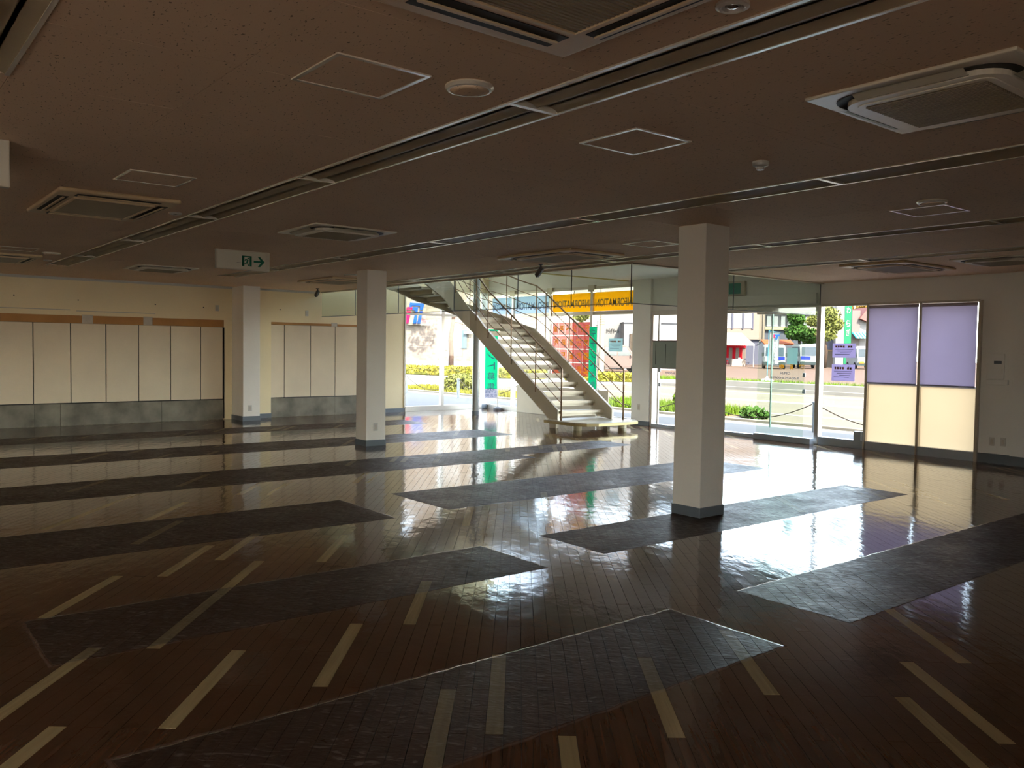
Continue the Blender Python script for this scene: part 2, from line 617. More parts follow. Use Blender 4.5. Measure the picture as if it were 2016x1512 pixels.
for i, (z, poly, c, acc) in enumerate(planks):
    if i < 298:
        bm = B()
        lay = bm.loops.layers.float_color.new('tone')
        plank_face(bm, poly, c, lay, True)
        o = mk('plank', bm, PLANKY if acc else PLANK, floor)
        if acc:
            o['label'] = 'pale yellow accent plank'
    else:
        plank_face(stuff[int(acc)], poly, c, lays[int(acc)], False)
mk('floor_planking', stuff[0], PLANK, floor, kind='stuff')
mk('accent_planking', stuff[1], PLANKY, floor, kind='stuff')

# ---- ceiling: boards with open joints under a slab
cb = bbox(XL, XR, YB, VY, H + 0.22, H + 0.30)
box(cb, VX, XR, VY, YF, H + 0.22, H + 0.30)
ceiling = mk('ceiling', cb, WALLG, kind='structure', label='low beige ceiling of perforated boards over the shop floor', cat='ceiling')
TROUGHS = [('t0', 0.29, 0.59, -4.20, 2.6), ('t1', 2.43, 2.73, -14.14, 1.53), ('t2', 4.97, 5.28, -14.14, 1.53), ('t3', 7.55, 7.85, -14.14, 1.53), ('t4', 9.60, 9.90, -7.50, 1.53)]
rows = [(-0.55, 0.29), (0.29, 0.59), (0.59, 1.295), (1.295, 2.43), (2.43, 2.73), (2.73, 3.85), (3.85, 4.97), (4.97, 5.28), (5.28, 6.415), (6.415, 7.55),
        (7.55, 7.85), (7.85, 8.10), (8.10, 9.60), (9.60, 9.90), (9.90, 11.2), (11.2, 12.55)]
xj = [-16.71] + [-16.103 + 0.845 * i for i in range(20)]
for ya, yb in rows:
    tr = [t for t in TROUGHS if abs(t[1] - ya) < 0.01 and abs(t[2] - yb) < 0.01]
    for a, b in zip(xj[:-1], xj[1:]):
        if ya >= 8.09:
            a, b = max(a, VX), max(b, VX)
        if tr:
            b = min(b, tr[0][3])
        if b - a < 0.02:
            continue
        mk('ceiling_board', bbox(a + 0.0012, b - 0.0012, ya + 0.0012, yb - 0.0012, H, H + 0.012), CEIL, ceiling)
rest = bbox(XL, XR, YB, -0.55, H, H + 0.012)
xe = xj[-1]
for ya, yb in rows:
    tr = [t for t in TROUGHS if abs(t[1] - ya) < 0.01 and abs(t[2] - yb) < 0.01]
    xs = max(xe, tr[0][4]) if tr else xe
    box(rest, xs, XR, ya, yb, H, H + 0.012)
mk('ceiling_boarding', rest, CEIL, ceiling, kind='stuff')

# ---- recessed fluorescent troughs: every segment between two cross bars is a fixture
def fixture(xa, xb, ya, yb, label):
    t = thing('trough_light', label, 'ceiling light', ((xa + xb) / 2, (ya + yb) / 2, H), group='recessed light troughs')
    fr = box(B(), xa, xb, ya, ya + 0.018, H - 0.007, H + 0.03)
    box(fr, xa, xb, yb - 0.018, yb, H - 0.007, H + 0.03)
    mk('side_rail', fr, LIP, t)
    cbm = box(B(), xb - 0.03, xb, ya + 0.018, yb - 0.018, H - 0.008, H + 0.05)
    mk('cross_bar', cbm, LIP, t)
    yc = (ya + yb) / 2
    for (p, q) in ((ya + 0.018, yc), (yc, yb - 0.018)):
        n = 7
        bm = B()
        va, vb_ = [], []
        for i in range(n + 1):
            f = i / n
            y = p + (q - p) * f
            z = H - 0.004 + 0.018 * math.sin(math.pi * f) ** 0.8 if 0 < f < 1 else H - 0.004
            va.append(bm.verts.new((xa + 0.01, y, z)))
            vb_.append(bm.verts.new((xb - 0.03, y, z)))
        for i in range(n):
            bm.faces.new((va[i], va[i + 1], vb_[i + 1], vb_[i]))
        bmesh.ops.solidify(bm, geom=bm.faces[:], thickness=0.004)
        mk('reflector', bm, REFL, t, smooth=True)
rown = {'t0': 'upper left photo corner', 't1': 'nearest long row', 't2': 'second long row',
        't3': 'row beside the hanging glass', 't4': 'short row before the blinds'}
for nm, ya, yb, xa, xb in TROUGHS:
    bars = sorted({xa, xb} | {x for x in [-3.09 - 2.31 * i for i in range(-2, 6)] if xa + 0.8 < x < xb - 0.5})
    for i in range(len(bars) - 1):
        if bars[i] > 0 and nm != 't1':
            continue
        fixture(bars[i], bars[i + 1], ya, yb, 'recessed ceiling light trough, %s, %s segment from the left' % (rown[nm], ORD[i]))

# ---- walls
def wallbox(name, label, *a, m=WALL, bev=0):
    return mk(name, bbox(*a, bev), m, kind='structure', label=label, cat='wall')
TOP = 7.0
wl = wallbox('wall_left', 'long beige left wall stripped to bare boards and concrete', XL - 0.2, XL, YB, 10.17, -0.05, TOP)
wl2 = mk('wall_left_above_glass', bbox(XL - 0.2, XL, 10.17, YF + 0.2, 2.83, TOP), WALL, kind='structure', label='wall above the left corner glazing', cat='wall')
wallbox('wall_back', 'rear wall behind the camera', XL - 0.2, XR + 0.2, YB - 0.2, YB, -0.05, TOP, m=WALL)
wr = bbox(XR, XR + 0.2, YB, YF + 0.2, 2.35, TOP)
box(wr, XR, XR + 0.2, -2.0, YF + 0.2, -0.05, 2.35)
box(wr, XR, XR + 0.2, YB, -9.5, -0.05, 2.35)
mk('wall_right', wr, WALLG, kind='structure', label='right side wall of the shop', cat='wall')
w6 = thing('window_6', 'unseen long side glazing added in the right wall as fill light', 'window', (XR, -5.0, 0), kind='structure')  # unseen opening added behind the camera to let daylight fill the room
mk('bottom_rail', bbox(XR, XR + 0.1, -9.5, -2.0, 0, 0.12), ALU, w6)
for k in range(6):
    y = -9.5 + 1.5 * k
    mk('mullion', bbox(XR, XR + 0.1, y - 0.03, y + 0.03, 0.12, 2.35), ALU, w6)
    if k < 5:
        mk('pane', bbox(XR + 0.04, XR + 0.048, y + 0.03, y + 1.47, 0.12, 2.35), GLASS, w6)
fr = bbox(-11.34, -5.19, YF, YF + 0.2, 2.27, TOP)
box(fr, -5.19, XR, YF, YF + 0.2, -0.05, TOP)
box(fr, XL - 0.2, -11.34, YF, YF + 0.2, 2.83, 3.7)
box(fr, XL - 0.2, -11.34, YF, YF + 0.2, 5.2, TOP)
wf = mk('wall_front', fr, WALLG, kind='structure', label='grey front wall above and beside the storefront glazing', cat='wall')
wallbox('wall_front_return', 'darker wall return at the far right edge', -4.74, XR, YF - 0.10, YF, 0, H, m=WALLG)
mk('roof', bbox(XL - 0.4, XR + 0.4, YB - 0.4, YF + 0.4, TOP, TOP + 0.2), WALLG, kind='structure', label='flat roof of the building', cat='roof')
# stair hall: upper walls, soffit over the entrance, upper floor slab edge
sh = bbox(XL, VX, VY - 0.12, VY, H + 0.012, 3.2)
mk('wall_stairhall', sh, WALLG, kind='structure', label='slab edge above the hanging glass', cat='wall')
mk('wall_stairhall_side', bbox(VX, VX + 0.12, VY, YF, H + 0.012, 3.2), WALLG, kind='structure', label='slab edge above the side hanging glass', cat='wall')
mk('ceiling_entrance', bbox(PX, VX, VY, YF, 2.90, 3.1), WALLG, kind='structure', label='grey soffit over the entrance hall', cat='ceiling')
mk('ceiling_stair', bbox(XL, VX, YB, YF, 5.3, 5.4), WALLG, kind='structure', label='upper ceiling above the staircase', cat='ceiling')
mk('trim_1', bbox(PX - 0.03, PX, VY, YF, 2.88, 2.96), mat('yellow_trim', (0.70, 0.58, 0.22), 0.4), kind='structure', label='yellowish edge trim of the entrance soffit', cat='trim')
# cornice on the left wall
cz = box(B(), XL, XL + 0.10, YB, VY - 0.12, H - 0.012, H)
box(cz, XL, XL + 0.03, YB, VY - 0.12, H - 0.04, H - 0.012)
mk('trim_2', cz, WHITE, kind='structure', label='pale cornice along the top of the left wall', cat='trim')

# left wall: boards, strips, concrete plinth
for seg, ys in (('a', [1.6, 2.12, 2.66, 3.25, 3.83, 4.395, 4.97, 5.54, 5.975]), ('b', [6.945, 7.255, 7.84, 8.41, 8.94, 9.10])):
    ztop = 1.822 if seg == 'a' else 1.905
    for a, b in zip(ys[:-1], ys[1:]):
        mk('wall_board', bbox(XL, XL + 0.022, a + 0.008, b - 0.008, 0.408, ztop, 0.002, 1), PANEL, wl)
mk('joint_backing', box(box(B(), XL, XL + 0.004, -2, 5.99, 0.39, 1.826), XL, XL + 0.004, 6.94, 9.1, 0.39, 1.91), BLACK, wl)
for k in range(4):
    a = -0.8 + 0.6 * k
    mk('wall_board', bbox(XL, XL + 0.022, a + 0.008, a + 0.592, 0.408, 1.822, 0.002, 1), PANEL, wl)
mk('edge_gap', box(B(), XL, XL + 0.030, 5.975, 6.0, 0.02, 1.82), BLACK, wl)
for a, b, z0, z1 in ((-1.0, 3.44, 1.828, 1.965), (3.62, 4.483, 1.828, 1.969), (4.647, 5.995, 1.828, 1.968), (6.964, 8.325, 1.912, 1.962), (8.465, 9.1, 1.912, 1.957)):
    mk('mounting_strip', bbox(XL, XL + 0.014, a, b, z0, z1, 0.002, 1), TAPE, wl, label='orange-brown strip')
for a, b, z0, z1 in ((3.44, 3.62, 1.828, 1.985), (4.483, 4.647, 1.828, 1.985), (8.325, 8.465, 1.905, 1.985)):
    mk('plaster_patch', bbox(XL, XL + 0.008, a, b, z0, z1, 0.002, 1), PATCH, wl)
for a, b, d in ((-2, 1.9, .045), (1.9, 2.667, .05), (2.667, 3.076, .043), (3.076, 4.795, .05), (4.795, 5.975, .045), (6.94, 8.4, .045), (8.4, 9.1, .042)):
    mk('concrete_plinth', bbox(XL, XL + d, a + 0.002, b - 0.002, 0.0, 0.392, 0.003, 1), CONC, wl)
mk('upper_rail_mark', box(box(B(), XL, XL + 0.006, 1.6, 3.25, 2.055, 2.07), XL, XL + 0.006, 3.35, 4.7, 2.04, 2.055), PATCH, wl)
for y, z in ((2.38, 2.28), (3.38, 2.24), (4.70, 2.22), (5.60, 2.20), (7.17, 2.22)):
    mk('screw_hole', lathe(B(), [(0.012, 0), (0.012, 0.004), (0, 0.004)], 0, 0, 8), BLACK, wl, local=True)
    o = bpy.context.scene.collection.objects[-1]
    o.rotation_euler = (0, math.pi / 2, 0)
    o.location = (XL, y, z)
mk('baseboard_left', box(B(), XL, XL + 0.03, 9.1, 10.17, 0, 0.09), BASEG, kind='structure', label='grey baseboard at the left wall beside the corner glass', cat='baseboard')
mk('wall_nib', bbox(XL, XL + 0.10, 6.51, 6.935, 0, H - 0.04), WALL, wl)
mk('baseboard_left_short', box(B(), XL + 0.10, XL + 0.115, 6.51, 6.94, 0, 0.09), BASEG, kind='structure', label='short grey baseboard beside the wall pillar', cat='baseboard')
bf = box(B(), -5.19, -4.74, YF - 0.02, YF, 0, 0.13)
box(bf, -4.76, XR, YF - 0.12, YF - 0.10, 0, 0.13)
mk('baseboard_front', bf, BASEG, kind='structure', label='grey baseboard at the right end of the front wall', cat='baseboard')

# ---- columns
def column(label, x0, x1, y0, y1, top, cat='column', name='square_column', m=COLM, base=0.09, t=0.008):
    o = thing(name, label, cat, ((x0 + x1) / 2, (y0 + y1) / 2, 0))
    mk('shaft', bbox(x0, x1, y0, y1, 0, top, 0.006, 2), m, o)
    mk('base_skirting', bbox(x0 - t, x1 + t, y0 - t, y1 + t, 0, base, 0.003, 1), BASEG, o)
    return o
column('nearer square painted column with grey skirting in the right half of the room', -5.147, -4.832, 6.023, 6.356, H)
column('square painted column with grey skirting and a wall plate, left of the staircase', -11.513, -11.19, 6.153, 6.48, H)
column('square wall pillar between the two boarded stretches of the left wall', XL, XL + 0.60, 6.16, 6.50, H, 'pillar', 'wall_pillar')
column('square pier between the stair window and the glass entrance door', -11.81, -11.34, YF - 0.06, YF + 0.20, 2.90, 'pillar', 'wall_pier', m=WALLG)
column('narrow corner post where the two glass walls meet', XL - 0.06, XL + 0.02, YF - 0.20, YF - 0.01, 2.83, 'pillar', 'corner_post', m=WALLG, base=0.11)
rc = thing('round_column', 'slim round steel column standing in front of the corner glass', 'column', (-15.22, 11.10, 0))
mk('shaft', lathe(B(), [(0.0, 0), (0.075, 0), (0.075, 3.3), (0, 3.3)], -15.22, 11.10, 24), mat('round_column_paint', (0.36, 0.37, 0.35), 0.4, metal=0.2), rc, smooth=False)
mk('base_skirting', lathe(B(), [(0.0, 0), (0.083, 0), (0.083, 0.09), (0.0, 0.09)], -15.22, 11.10, 24), BASEG, rc)

# ---- wall plates and outlets
def plate(label, c, ax, cat='outlet', s=(0.035, 0.058), name='wall_outlet'):
    x, y, z = c
    o = thing(name, label, cat, (x, y, z - s[1]))
    if ax == 'x':
        mk('cover', bbox(x, x + 0.009, y - s[0], y + s[0], z - s[1], z + s[1], 0.003, 1), WHITE, o)
        mk('socket', bbox(x + 0.009, x + 0.012, y - s[0] * .45, y + s[0] * .45, z - s[1] * .6, z + s[1] * .6, 0.001, 1), PATCH, o)
    else:
        mk('cover', bbox(x - s[0], x + s[0], y - 0.009, y, z - s[1], z + s[1], 0.003, 1), WHITE, o)
        mk('socket', bbox(x - s[0] * .45, x + s[0] * .45, y - 0.012, y - 0.009, z - s[1] * .6, z + s[1] * .6, 0.001, 1), PATCH, o)
plate('small blank wall plate high on the left wall, left of the pillar', (XL, 5.865, 2.20), 'x', 'wall plate', name='wall_plate')
plate('small blank wall plate high on the left wall, right of the pillar', (XL, 7.76, 2.165), 'x', 'wall plate', name='wall_plate')
plate('low power outlet on the left wall pillar', (XL + 0.60, 6.30, 0.25), 'x')
plate('low power outlet on the square column left of the staircase', (-11.19, 6.31, 0.285), 'x')
plate('low power outlet on the pier beside the stair foot', (-11.60, YF - 0.06, 0.36), 'y')
plate('left one of two outlets low on the right end wall', (-5.01, YF, 0.30), 'y')
plate('right one of two outlets low on the right end wall', (-4.865, YF, 0.305), 'y')
o = thing('control_panel', 'faint white control panel box on the wall right of the blinds', 'panel', (-4.99, YF, 1.17))
mk('case', bbox(-5.10, -4.88, YF - 0.03, YF, 1.17, 1.52, 0.004, 1), WALLG, o)
mk('display', bbox(-5.01, -4.91, YF - 0.034, YF - 0.03, 1.38, 1.42, 0.001, 1), BASEG, o)
mk('tray', bbox(-5.10, -4.82, YF - 0.05, YF, 1.09, 1.16, 0.004, 1), WALLG, o)

# ------------------------------------------------------------------ windows and entrance
def frame_box(name, parent, *a, m=ALUW):
    return mk(name, bbox(*a, 0.003, 1), m, parent)
# window_1: corner glazing in the left wall
w1 = thing('window_1', 'corner glass in the left wall beyond the square column', 'window', (XL, 11.3, 0), kind='structure')
frame_box('bottom_rail', w1, XL - 0.06, XL + 0.04, 10.17, YF - 0.2, 0, 0.12, m=ALU)
frame_box('transom', w1, XL - 0.05, XL + 0.03, 10.17, YF - 0.2, 2.225, 2.275)
frame_box('mullion', w1, XL - 0.05, XL + 0.04, 11.15, 11.235, 0.12, 2.83)
frame_box('jamb', w1, XL - 0.05, XL + 0.02, 10.15, 10.19, 0, 2.83)
for a, b in ((10.19, 11.15), (11.235, YF - 0.2)):
    mk('pane', bbox(XL - 0.012, XL - 0.006, a, b, 0.12, 2.225), GLASS, w1)
    mk('pane', bbox(XL - 0.012, XL - 0.006, a, b, 2.275, 2.83), GLASS, w1)
# window_2: glazing behind the staircase
w2 = thing('window_2', 'wide glazing behind the staircase', 'window', (-14.2, YF, 0), kind='structure')
xs = [XL + 0.02, -15.70, -14.36, -13.02, -11.81]
frame_box('bottom_rail', w2, xs[0], xs[-1], YF - 0.02, YF + 0.06, 0, 0.11)
frame_box('transom', w2, xs[0], xs[-1], YF - 0.03, YF + 0.05, 2.225, 2.30, m=STEEL)
frame_box('head', w2, xs[0], xs[-1], YF - 0.03, YF + 0.05, 2.77, 2.83)
for x in xs[1:-1]:
    frame_box('mullion', w2, x - 0.035, x + 0.035, YF - 0.05, YF + 0.05, 0.11, 2.83)
    frame_box('mullion_bracket', w2, x - 0.09, x + 0.09, YF - 0.07, YF + 0.02, 2.72, 2.85, m=STEEL)
for a, b in zip(xs[:-1], xs[1:]):
    mk('pane', bbox(a + 0.03, b - 0.03, YF + 0.01, YF + 0.018, 0.11, 2.225), GLASS, w2)
    mk('pane', bbox(a + 0.03, b - 0.03, YF + 0.01, YF + 0.018, 2.30, 2.77), GLASS, w2)
# INFORMATION films on the upper panes, read from the street (mirrored from inside)
for i, (a, b, z0, fm, lm, lab, n) in enumerate((
        (-12.99, -11.82, 2.305, FILMY, LETG, 'yellow INFORMATION sign film, rightmost, next to the pier', 1),
        (-14.32, -13.06, 2.305, FILMY, LETG, 'yellow INFORMATION sign film, left of the other yellow one', 1),
        (-15.66, -14.40, 2.305, FILMB, LETB, 'pale blue INFORMATION sign film beside the yellow ones', 1),
        (-16.55, -15.74, 2.305, FILMB, LETB, 'leftmost pale blue INFORMATION sign film, partly cut by the stair rail', 1))):
    s = thing('information_sign', lab, 'sign', ((a + b) / 2, YF, z0), group='information films')
    mk('film', bbox(a, b, YF + 0.002, YF + 0.007, z0, 2.70, 0), fm, s)
    mk('lettering', place_text('INFORMATION', 0.2, ((a + b) / 2, YF - 0.001, 2.475), (b - a) * 0.92, 0.17, True, 0.003, 0.0015), lm, s)
w7 = thing('window_7', 'unseen upper glazing added above the staircase as fill light', 'window', (-14.0, YF, 3.7), kind='structure')  # unseen panes added to bring more daylight into the stair hall
for k in range(4):
    a = XL + k * 1.3425
    mk('pane', bbox(a, a + 1.30, YF + 0.01, YF + 0.018, 3.7, 5.2), GLASS, w7)
    mk('mullion', bbox(a + 1.30, a + 1.3425, YF - 0.03, YF + 0.05, 3.7, 5.2), ALUW, w7)
# red tenant notice on the stair window
rb = thing('tenant_notice', 'red tenant notice with yellow characters stuck on the stair window', 'sign', (-13.69, YF, 0.9))
x0, x1 = -14.31, -13.08
for r, chars in enumerate(('テナント募集', '店舗事務所', '1階85', '2階')):
    zt = 2.075 - r * 0.295
    n = 6 if r == 0 else 5
    cw = (x1 - x0) / n
    for k in range(n):
        b = x1 - k * cw          # mirrored: the first character stands on the right
        mk('notice_sheet', bbox(b - cw + 0.004, b - 0.004, YF + 0.001, YF + 0.006, zt - 0.275, zt), FILMR, rb)
        if k < len(chars):
            mk('character', place_text(chars[k], 0.2, (b - cw / 2, YF - 0.001, zt - 0.137), cw * 0.62, 0.15, True, 0.002, 0.004), LETY, rb)
# door_1 and the storefront
d1 = thing('door_1', 'glass entrance door set between the pier and the storefront glazing', 'door', (-9.5, YF, 0), kind='structure')
frame_box('jamb', d1, -11.335, -11.285, YF - 0.03, YF + 0.06, 0, 2.27)
frame_box('jamb', d1, -7.725, -7.65, YF - 0.06, YF + 0.06, 0, 2.27, m=ALU)
frame_box('head', d1, -11.285, -7.725, YF - 0.05, YF + 0.07, 2.18, 2.27)
frame_box('door_operator', d1, -9.60, -7.72, YF - 0.12, YF - 0.05, 2.30, 2.47, m=WALLG)
frame_box('threshold', d1, -11.285, -7.725, YF - 0.05, YF + 0.08, -0.01, 0.055, m=ALUD)
frame_box('stile', d1, -11.18, -11.145, YF - 0.01, YF + 0.03, 0.055, 2.18)
for a, b, dy in ((-11.14, -9.98, 0.0), (-9.94, -8.62, 0.03), (-8.60, -7.73, 0.0)):
    mk('pane', bbox(a, b, YF + dy, YF + dy + 0.008, 0.055, 2.18), GLASS, d1)
frame_box('stile', d1, -9.98, -9.94, YF - 0.01, YF + 0.04, 0.055, 2.18)
frame_box('pane_edge', d1, -8.615, -8.60, YF - 0.003, YF + 0.035, 0.2, 2.18, m=mat('glass_edge', (0.18, 0.26, 0.2), 0.3))
for x, y in ((-11.115, 1.11), (-11.11, 0.83), (-7.96, 1.123), (-7.958, 0.85)):
    mk('door_latch', bbox(x - 0.025, x + 0.025, YF - 0.02, YF + 0.0, y - 0.035, y + 0.035, 0.004, 1), ALUD, d1)
# free standing glass guard inside the entrance
gg = thing('glass_guard', 'frameless glass guard on a dark base inside the entrance door', 'glass guard', (-8.25, YF - 0.16, 0))
mk('base', bbox(-8.78, -7.69, YF - 0.22, YF - 0.10, 0, 0.10, 0.004, 1), ALUD, gg)
mk('pane', bbox(-8.76, -7.86, YF - 0.165, YF - 0.155, 0.10, 2.14, 0), SMOKEG, gg)
mk('head_rail', bbox(-8.78, -7.73, YF - 0.20, YF - 0.12, 2.14, 2.17, 0.003, 1), WHITE, gg)
# opening hours on the door glass
oh = thing('opening_hours_lettering', 'gold and grey opening hours lettering on the entrance glass', 'lettering', (-8.25, YF, 1.0))
for k, ch in enumerate('営業中'):
    mk('character', place_text(ch, 0.1, (-8.013 - k * 0.19, YF - 0.003, 1.253), 0.095, 0.085, True, 0.002, 0.006), GOLD, oh)
mk('character', place_text('OPEN', 0.06, (-8.325, YF - 0.003, 1.142), 0.19, 0.045, True, 0.002), LETB, oh)
mk('character', place_text('9:00AM-8:00PM', 0.06, (-8.325, YF - 0.003, 1.06), 0.53, 0.038, True, 0.002), LETB, oh)
oh2 = thing('opening_hours_lettering', 'opening hours lettering left of the nearer square column', 'lettering', (-10.9, YF, 1.0))
mk('character', place_text('8:00PM', 0.06, (-10.86, YF - 0.003, 1.06), 0.24, 0.038, True, 0.002), LETB, oh2)
for k in range(2):
    mk('character', lathe(B(), [(0.04, 0), (0.04, 0.002), (0, 0.002)], 0, 0, 14), GOLD, oh2, local=True)
    q = COL.objects[-1]
    q.location = (-0.14 + 0.18 * k, -0.004, 0.25)
    q.rotation_euler = (math.pi / 2, 0, 0)
nb = thing('notice_board', 'grey-green notice board mounted on the entrance glass beside the pier', 'board', (-11.0, YF, 1.155))
mk('board_panel', bbox(-11.275, -10.60, YF - 0.045, YF - 0.025, 1.155, 1.68, 0.003, 1), mat('grey_green_board', (0.30, 0.34, 0.29), 0.6), nb)
fb = box(B(), -11.29, -10.585, YF - 0.05, YF - 0.02, 1.675, 1.69)
box(fb, -11.29, -10.585, YF - 0.05, YF - 0.02, 1.145, 1.157)
mk('board_frame', fb, mat('maroon_frame', (0.16, 0.06, 0.05), 0.5), nb)
mk('divider', box(box(B(), -11.20, -11.19, YF - 0.048, YF - 0.04, 1.22, 1.62), -10.95, -10.94, YF - 0.048, YF - 0.04, 1.22, 1.62), BLACK, nb)
# window_3: clear bay, window_4 / window_5: bays with frosted lower pane and blind
frames = [-7.65, -6.86, -6.04, -5.21]
for n, (a, b) in enumerate(zip(frames[:-1], frames[1:])):
    lab = ('clear storefront window bay with two paper notices', 'storefront window bay with lavender blind next to the clear bay', 'rightmost storefront window bay with lavender blind')[n]
    wn = thing('window_%d' % (n + 3), lab, 'window', ((a + b) / 2, YF, 0), kind='structure')
    frame_box('mullion', wn, b - 0.022, b + 0.022, YF - 0.05, YF + 0.05, 0.0, 2.27, m=ALU)
    frame_box('bottom_rail', wn, a, b - 0.022, YF - 0.05, YF + 0.06, 0.0, 0.13, m=ALUD)
    frame_box('head', wn, a, b - 0.022, YF - 0.04, YF + 0.05, 2.245, 2.28)
    if n == 0:
        mk('pane', bbox(a, b - 0.022, YF + 0.005, YF + 0.013, 0.13, 2.245), GLASS, wn)
    else:
        frame_box('mid_rail', wn, a, b - 0.022, YF - 0.01, YF + 0.03, 1.02, 1.045)
        mk('pane', bbox(a + 0.02, b - 0.022, YF + 0.005, YF + 0.011, 0.13, 1.02), FROST, wn, label='frosted lower pane')
        mk('pane', bbox(a + 0.02, b - 0.022, YF + 0.012, YF + 0.018, 1.045, 2.245), GLASS, wn)
        bl = thing('roller_blind', ('left' if n == 1 else 'right') + ' one of the two lavender roller blinds', 'blind', ((a + b) / 2, YF - 0.05, 1.03), group='lavender roller blinds')
        xa, xb = a + 0.028, b - 0.030
        mk('blind_fabric', bbox(xa, xb, YF - 0.062, YF - 0.059, 1.05, 2.21), BLIND, bl)
        mk('roller', tube(B(), [(xa, YF - 0.06, 2.215), (xb, YF - 0.06, 2.215)], 0.025, 12), mat('blind_roller', (0.45, 0.38, 0.42), 0.5), bl)
        mk('bottom_bar', bbox(xa, xb, YF - 0.067, YF - 0.055, 1.032, 1.055, 0.003, 1), mat('blind_bar', (0.35, 0.36, 0.46), 0.5), bl)
mk('door_stop_box', bbox(-7.005, -6.885, YF - 0.10, YF - 0.01, 0.13, 0.275, 0.004, 1), ALUD, label='small dark box on the sill of the clear window bay', cat='box')
# paper notices
def notice(label, x0, x1, z0, z1, y, m, rows_, head=True):
    s = thing('paper_notice', label, 'notice', ((x0 + x1) / 2, y, z0))
    mk('sheet', bbox(x0, x1, y, y + 0.002, z0, z1), m, s)
    W, Hh = x1 - x0, z1 - z0
    if head:
        hb = B()
        for k in range(7):
            if k == 4:
                continue
            box(hb, x0 + W * (0.12 + 0.11 * k), x0 + W * (0.20 + 0.11 * k), y - 0.001, y, z1 - Hh * 0.30, z1 - Hh * 0.16)
        mk('heading', hb, INKO, s)
    lb = B()
    for k in range(rows_):
        z = z1 - Hh * (0.42 + 0.115 * k)
        box(lb, x0 + W * 0.10 + W * 0.2 * (k % 3) * 0.6, x1 - W * 0.10 - W * 0.05 * k, y - 0.001, y, z - 0.004, z + 0.004)
    mk('text_lines', lb, INK, s)
notice('upper one of two lavender paper notices on the clear storefront pane', -7.465, -7.07, 1.423, 1.652, YF - 0.002, PAPERL, 4)
notice('lower one of two lavender paper notices on the clear storefront pane', -7.468, -7.072, 1.05, 1.317, YF - 0.002, PAPERL, 4)
notice('grey-green paper notice on the stair window beside the pier', -12.54, -12.14, 1.46, 1.727, YF + 0.004, PAPERG, 4)
notice('plain grey paper on the entrance glass above the opening hours', -8.295, -8.095, 1.292, 1.57, YF - 0.004, PAPERG, 0, False)
# cream board leaning against the stair window
mk('leaning_board', bbox(-15.46, -12.45, YF - 0.075, YF - 0.052, 0.0, 0.645, 0.004, 1), mat('cream_board', (0.66, 0.56, 0.40), 0.7, var=0.06), label='low cream board standing against the glass under the staircase', cat='board')

# ---- hanging smoke glass round the stair hall
def smoke(label, pts, z0):
    for i, (p, q) in enumerate(zip(pts[:-1], pts[1:])):
        along_x = abs(p[0] - q[0]) > abs(p[1] - q[1])
        o = thing('hanging_glass', label % ORD[i], 'glass panel', ((p[0] + q[0]) / 2, (p[1] + q[1]) / 2, z0), group='hanging smoke barrier glass')
        if along_x:
            mk('pane', bbox(p[0] + .004, q[0] - .004, p[1] - .003, p[1] + .003, z0 + 0.01, H), SMOKEG, o)
            mk('edge_strip', bbox(p[0], q[0], p[1] - .006, p[1] + .006, z0, z0 + 0.011), BASEG, o)
            mk('joint_strip', bbox(q[0] - .005, q[0] + .005, p[1] - .005, p[1] + .005, z0, H), BASEG, o)
        else:
            mk('pane', bbox(p[0] - .003, p[0] + .003, p[1] + .004, q[1] - .004, z0 + 0.01, H), SMOKEG, o)
            mk('edge_strip', bbox(p[0] - .006, p[0] + .006, p[1], q[1], z0, z0 + 0.011), BASEG, o)
            mk('joint_strip', bbox(p[0] - .005, p[0] + .005, q[1] - .005, q[1] + .005, z0, H), BASEG, o)
smoke('hanging glass panel parallel to the storefront, %s from the left wall', [(XL + .01, VY), (-15.2, VY), (-13.55, VY), (-11.75, VY), (-10.05, VY), (-8.85, VY), (VX, VY)], 2.10)
smoke('hanging glass panel running to the storefront, %s from the corner', [(VX, VY), (VX, 10.25), (VX, YF - 0.02)], 2.10)
hr = bbox(XL, VX + 0.05, VY - 0.03, VY + 0.03, H - 0.02, H)
box(hr, VX - 0.03, VX + 0.05, VY, YF, H - 0.02, H)
mk('trim_3', hr, STEEL, kind='structure', label='metal edge trim carrying the hanging glass', cat='trim')

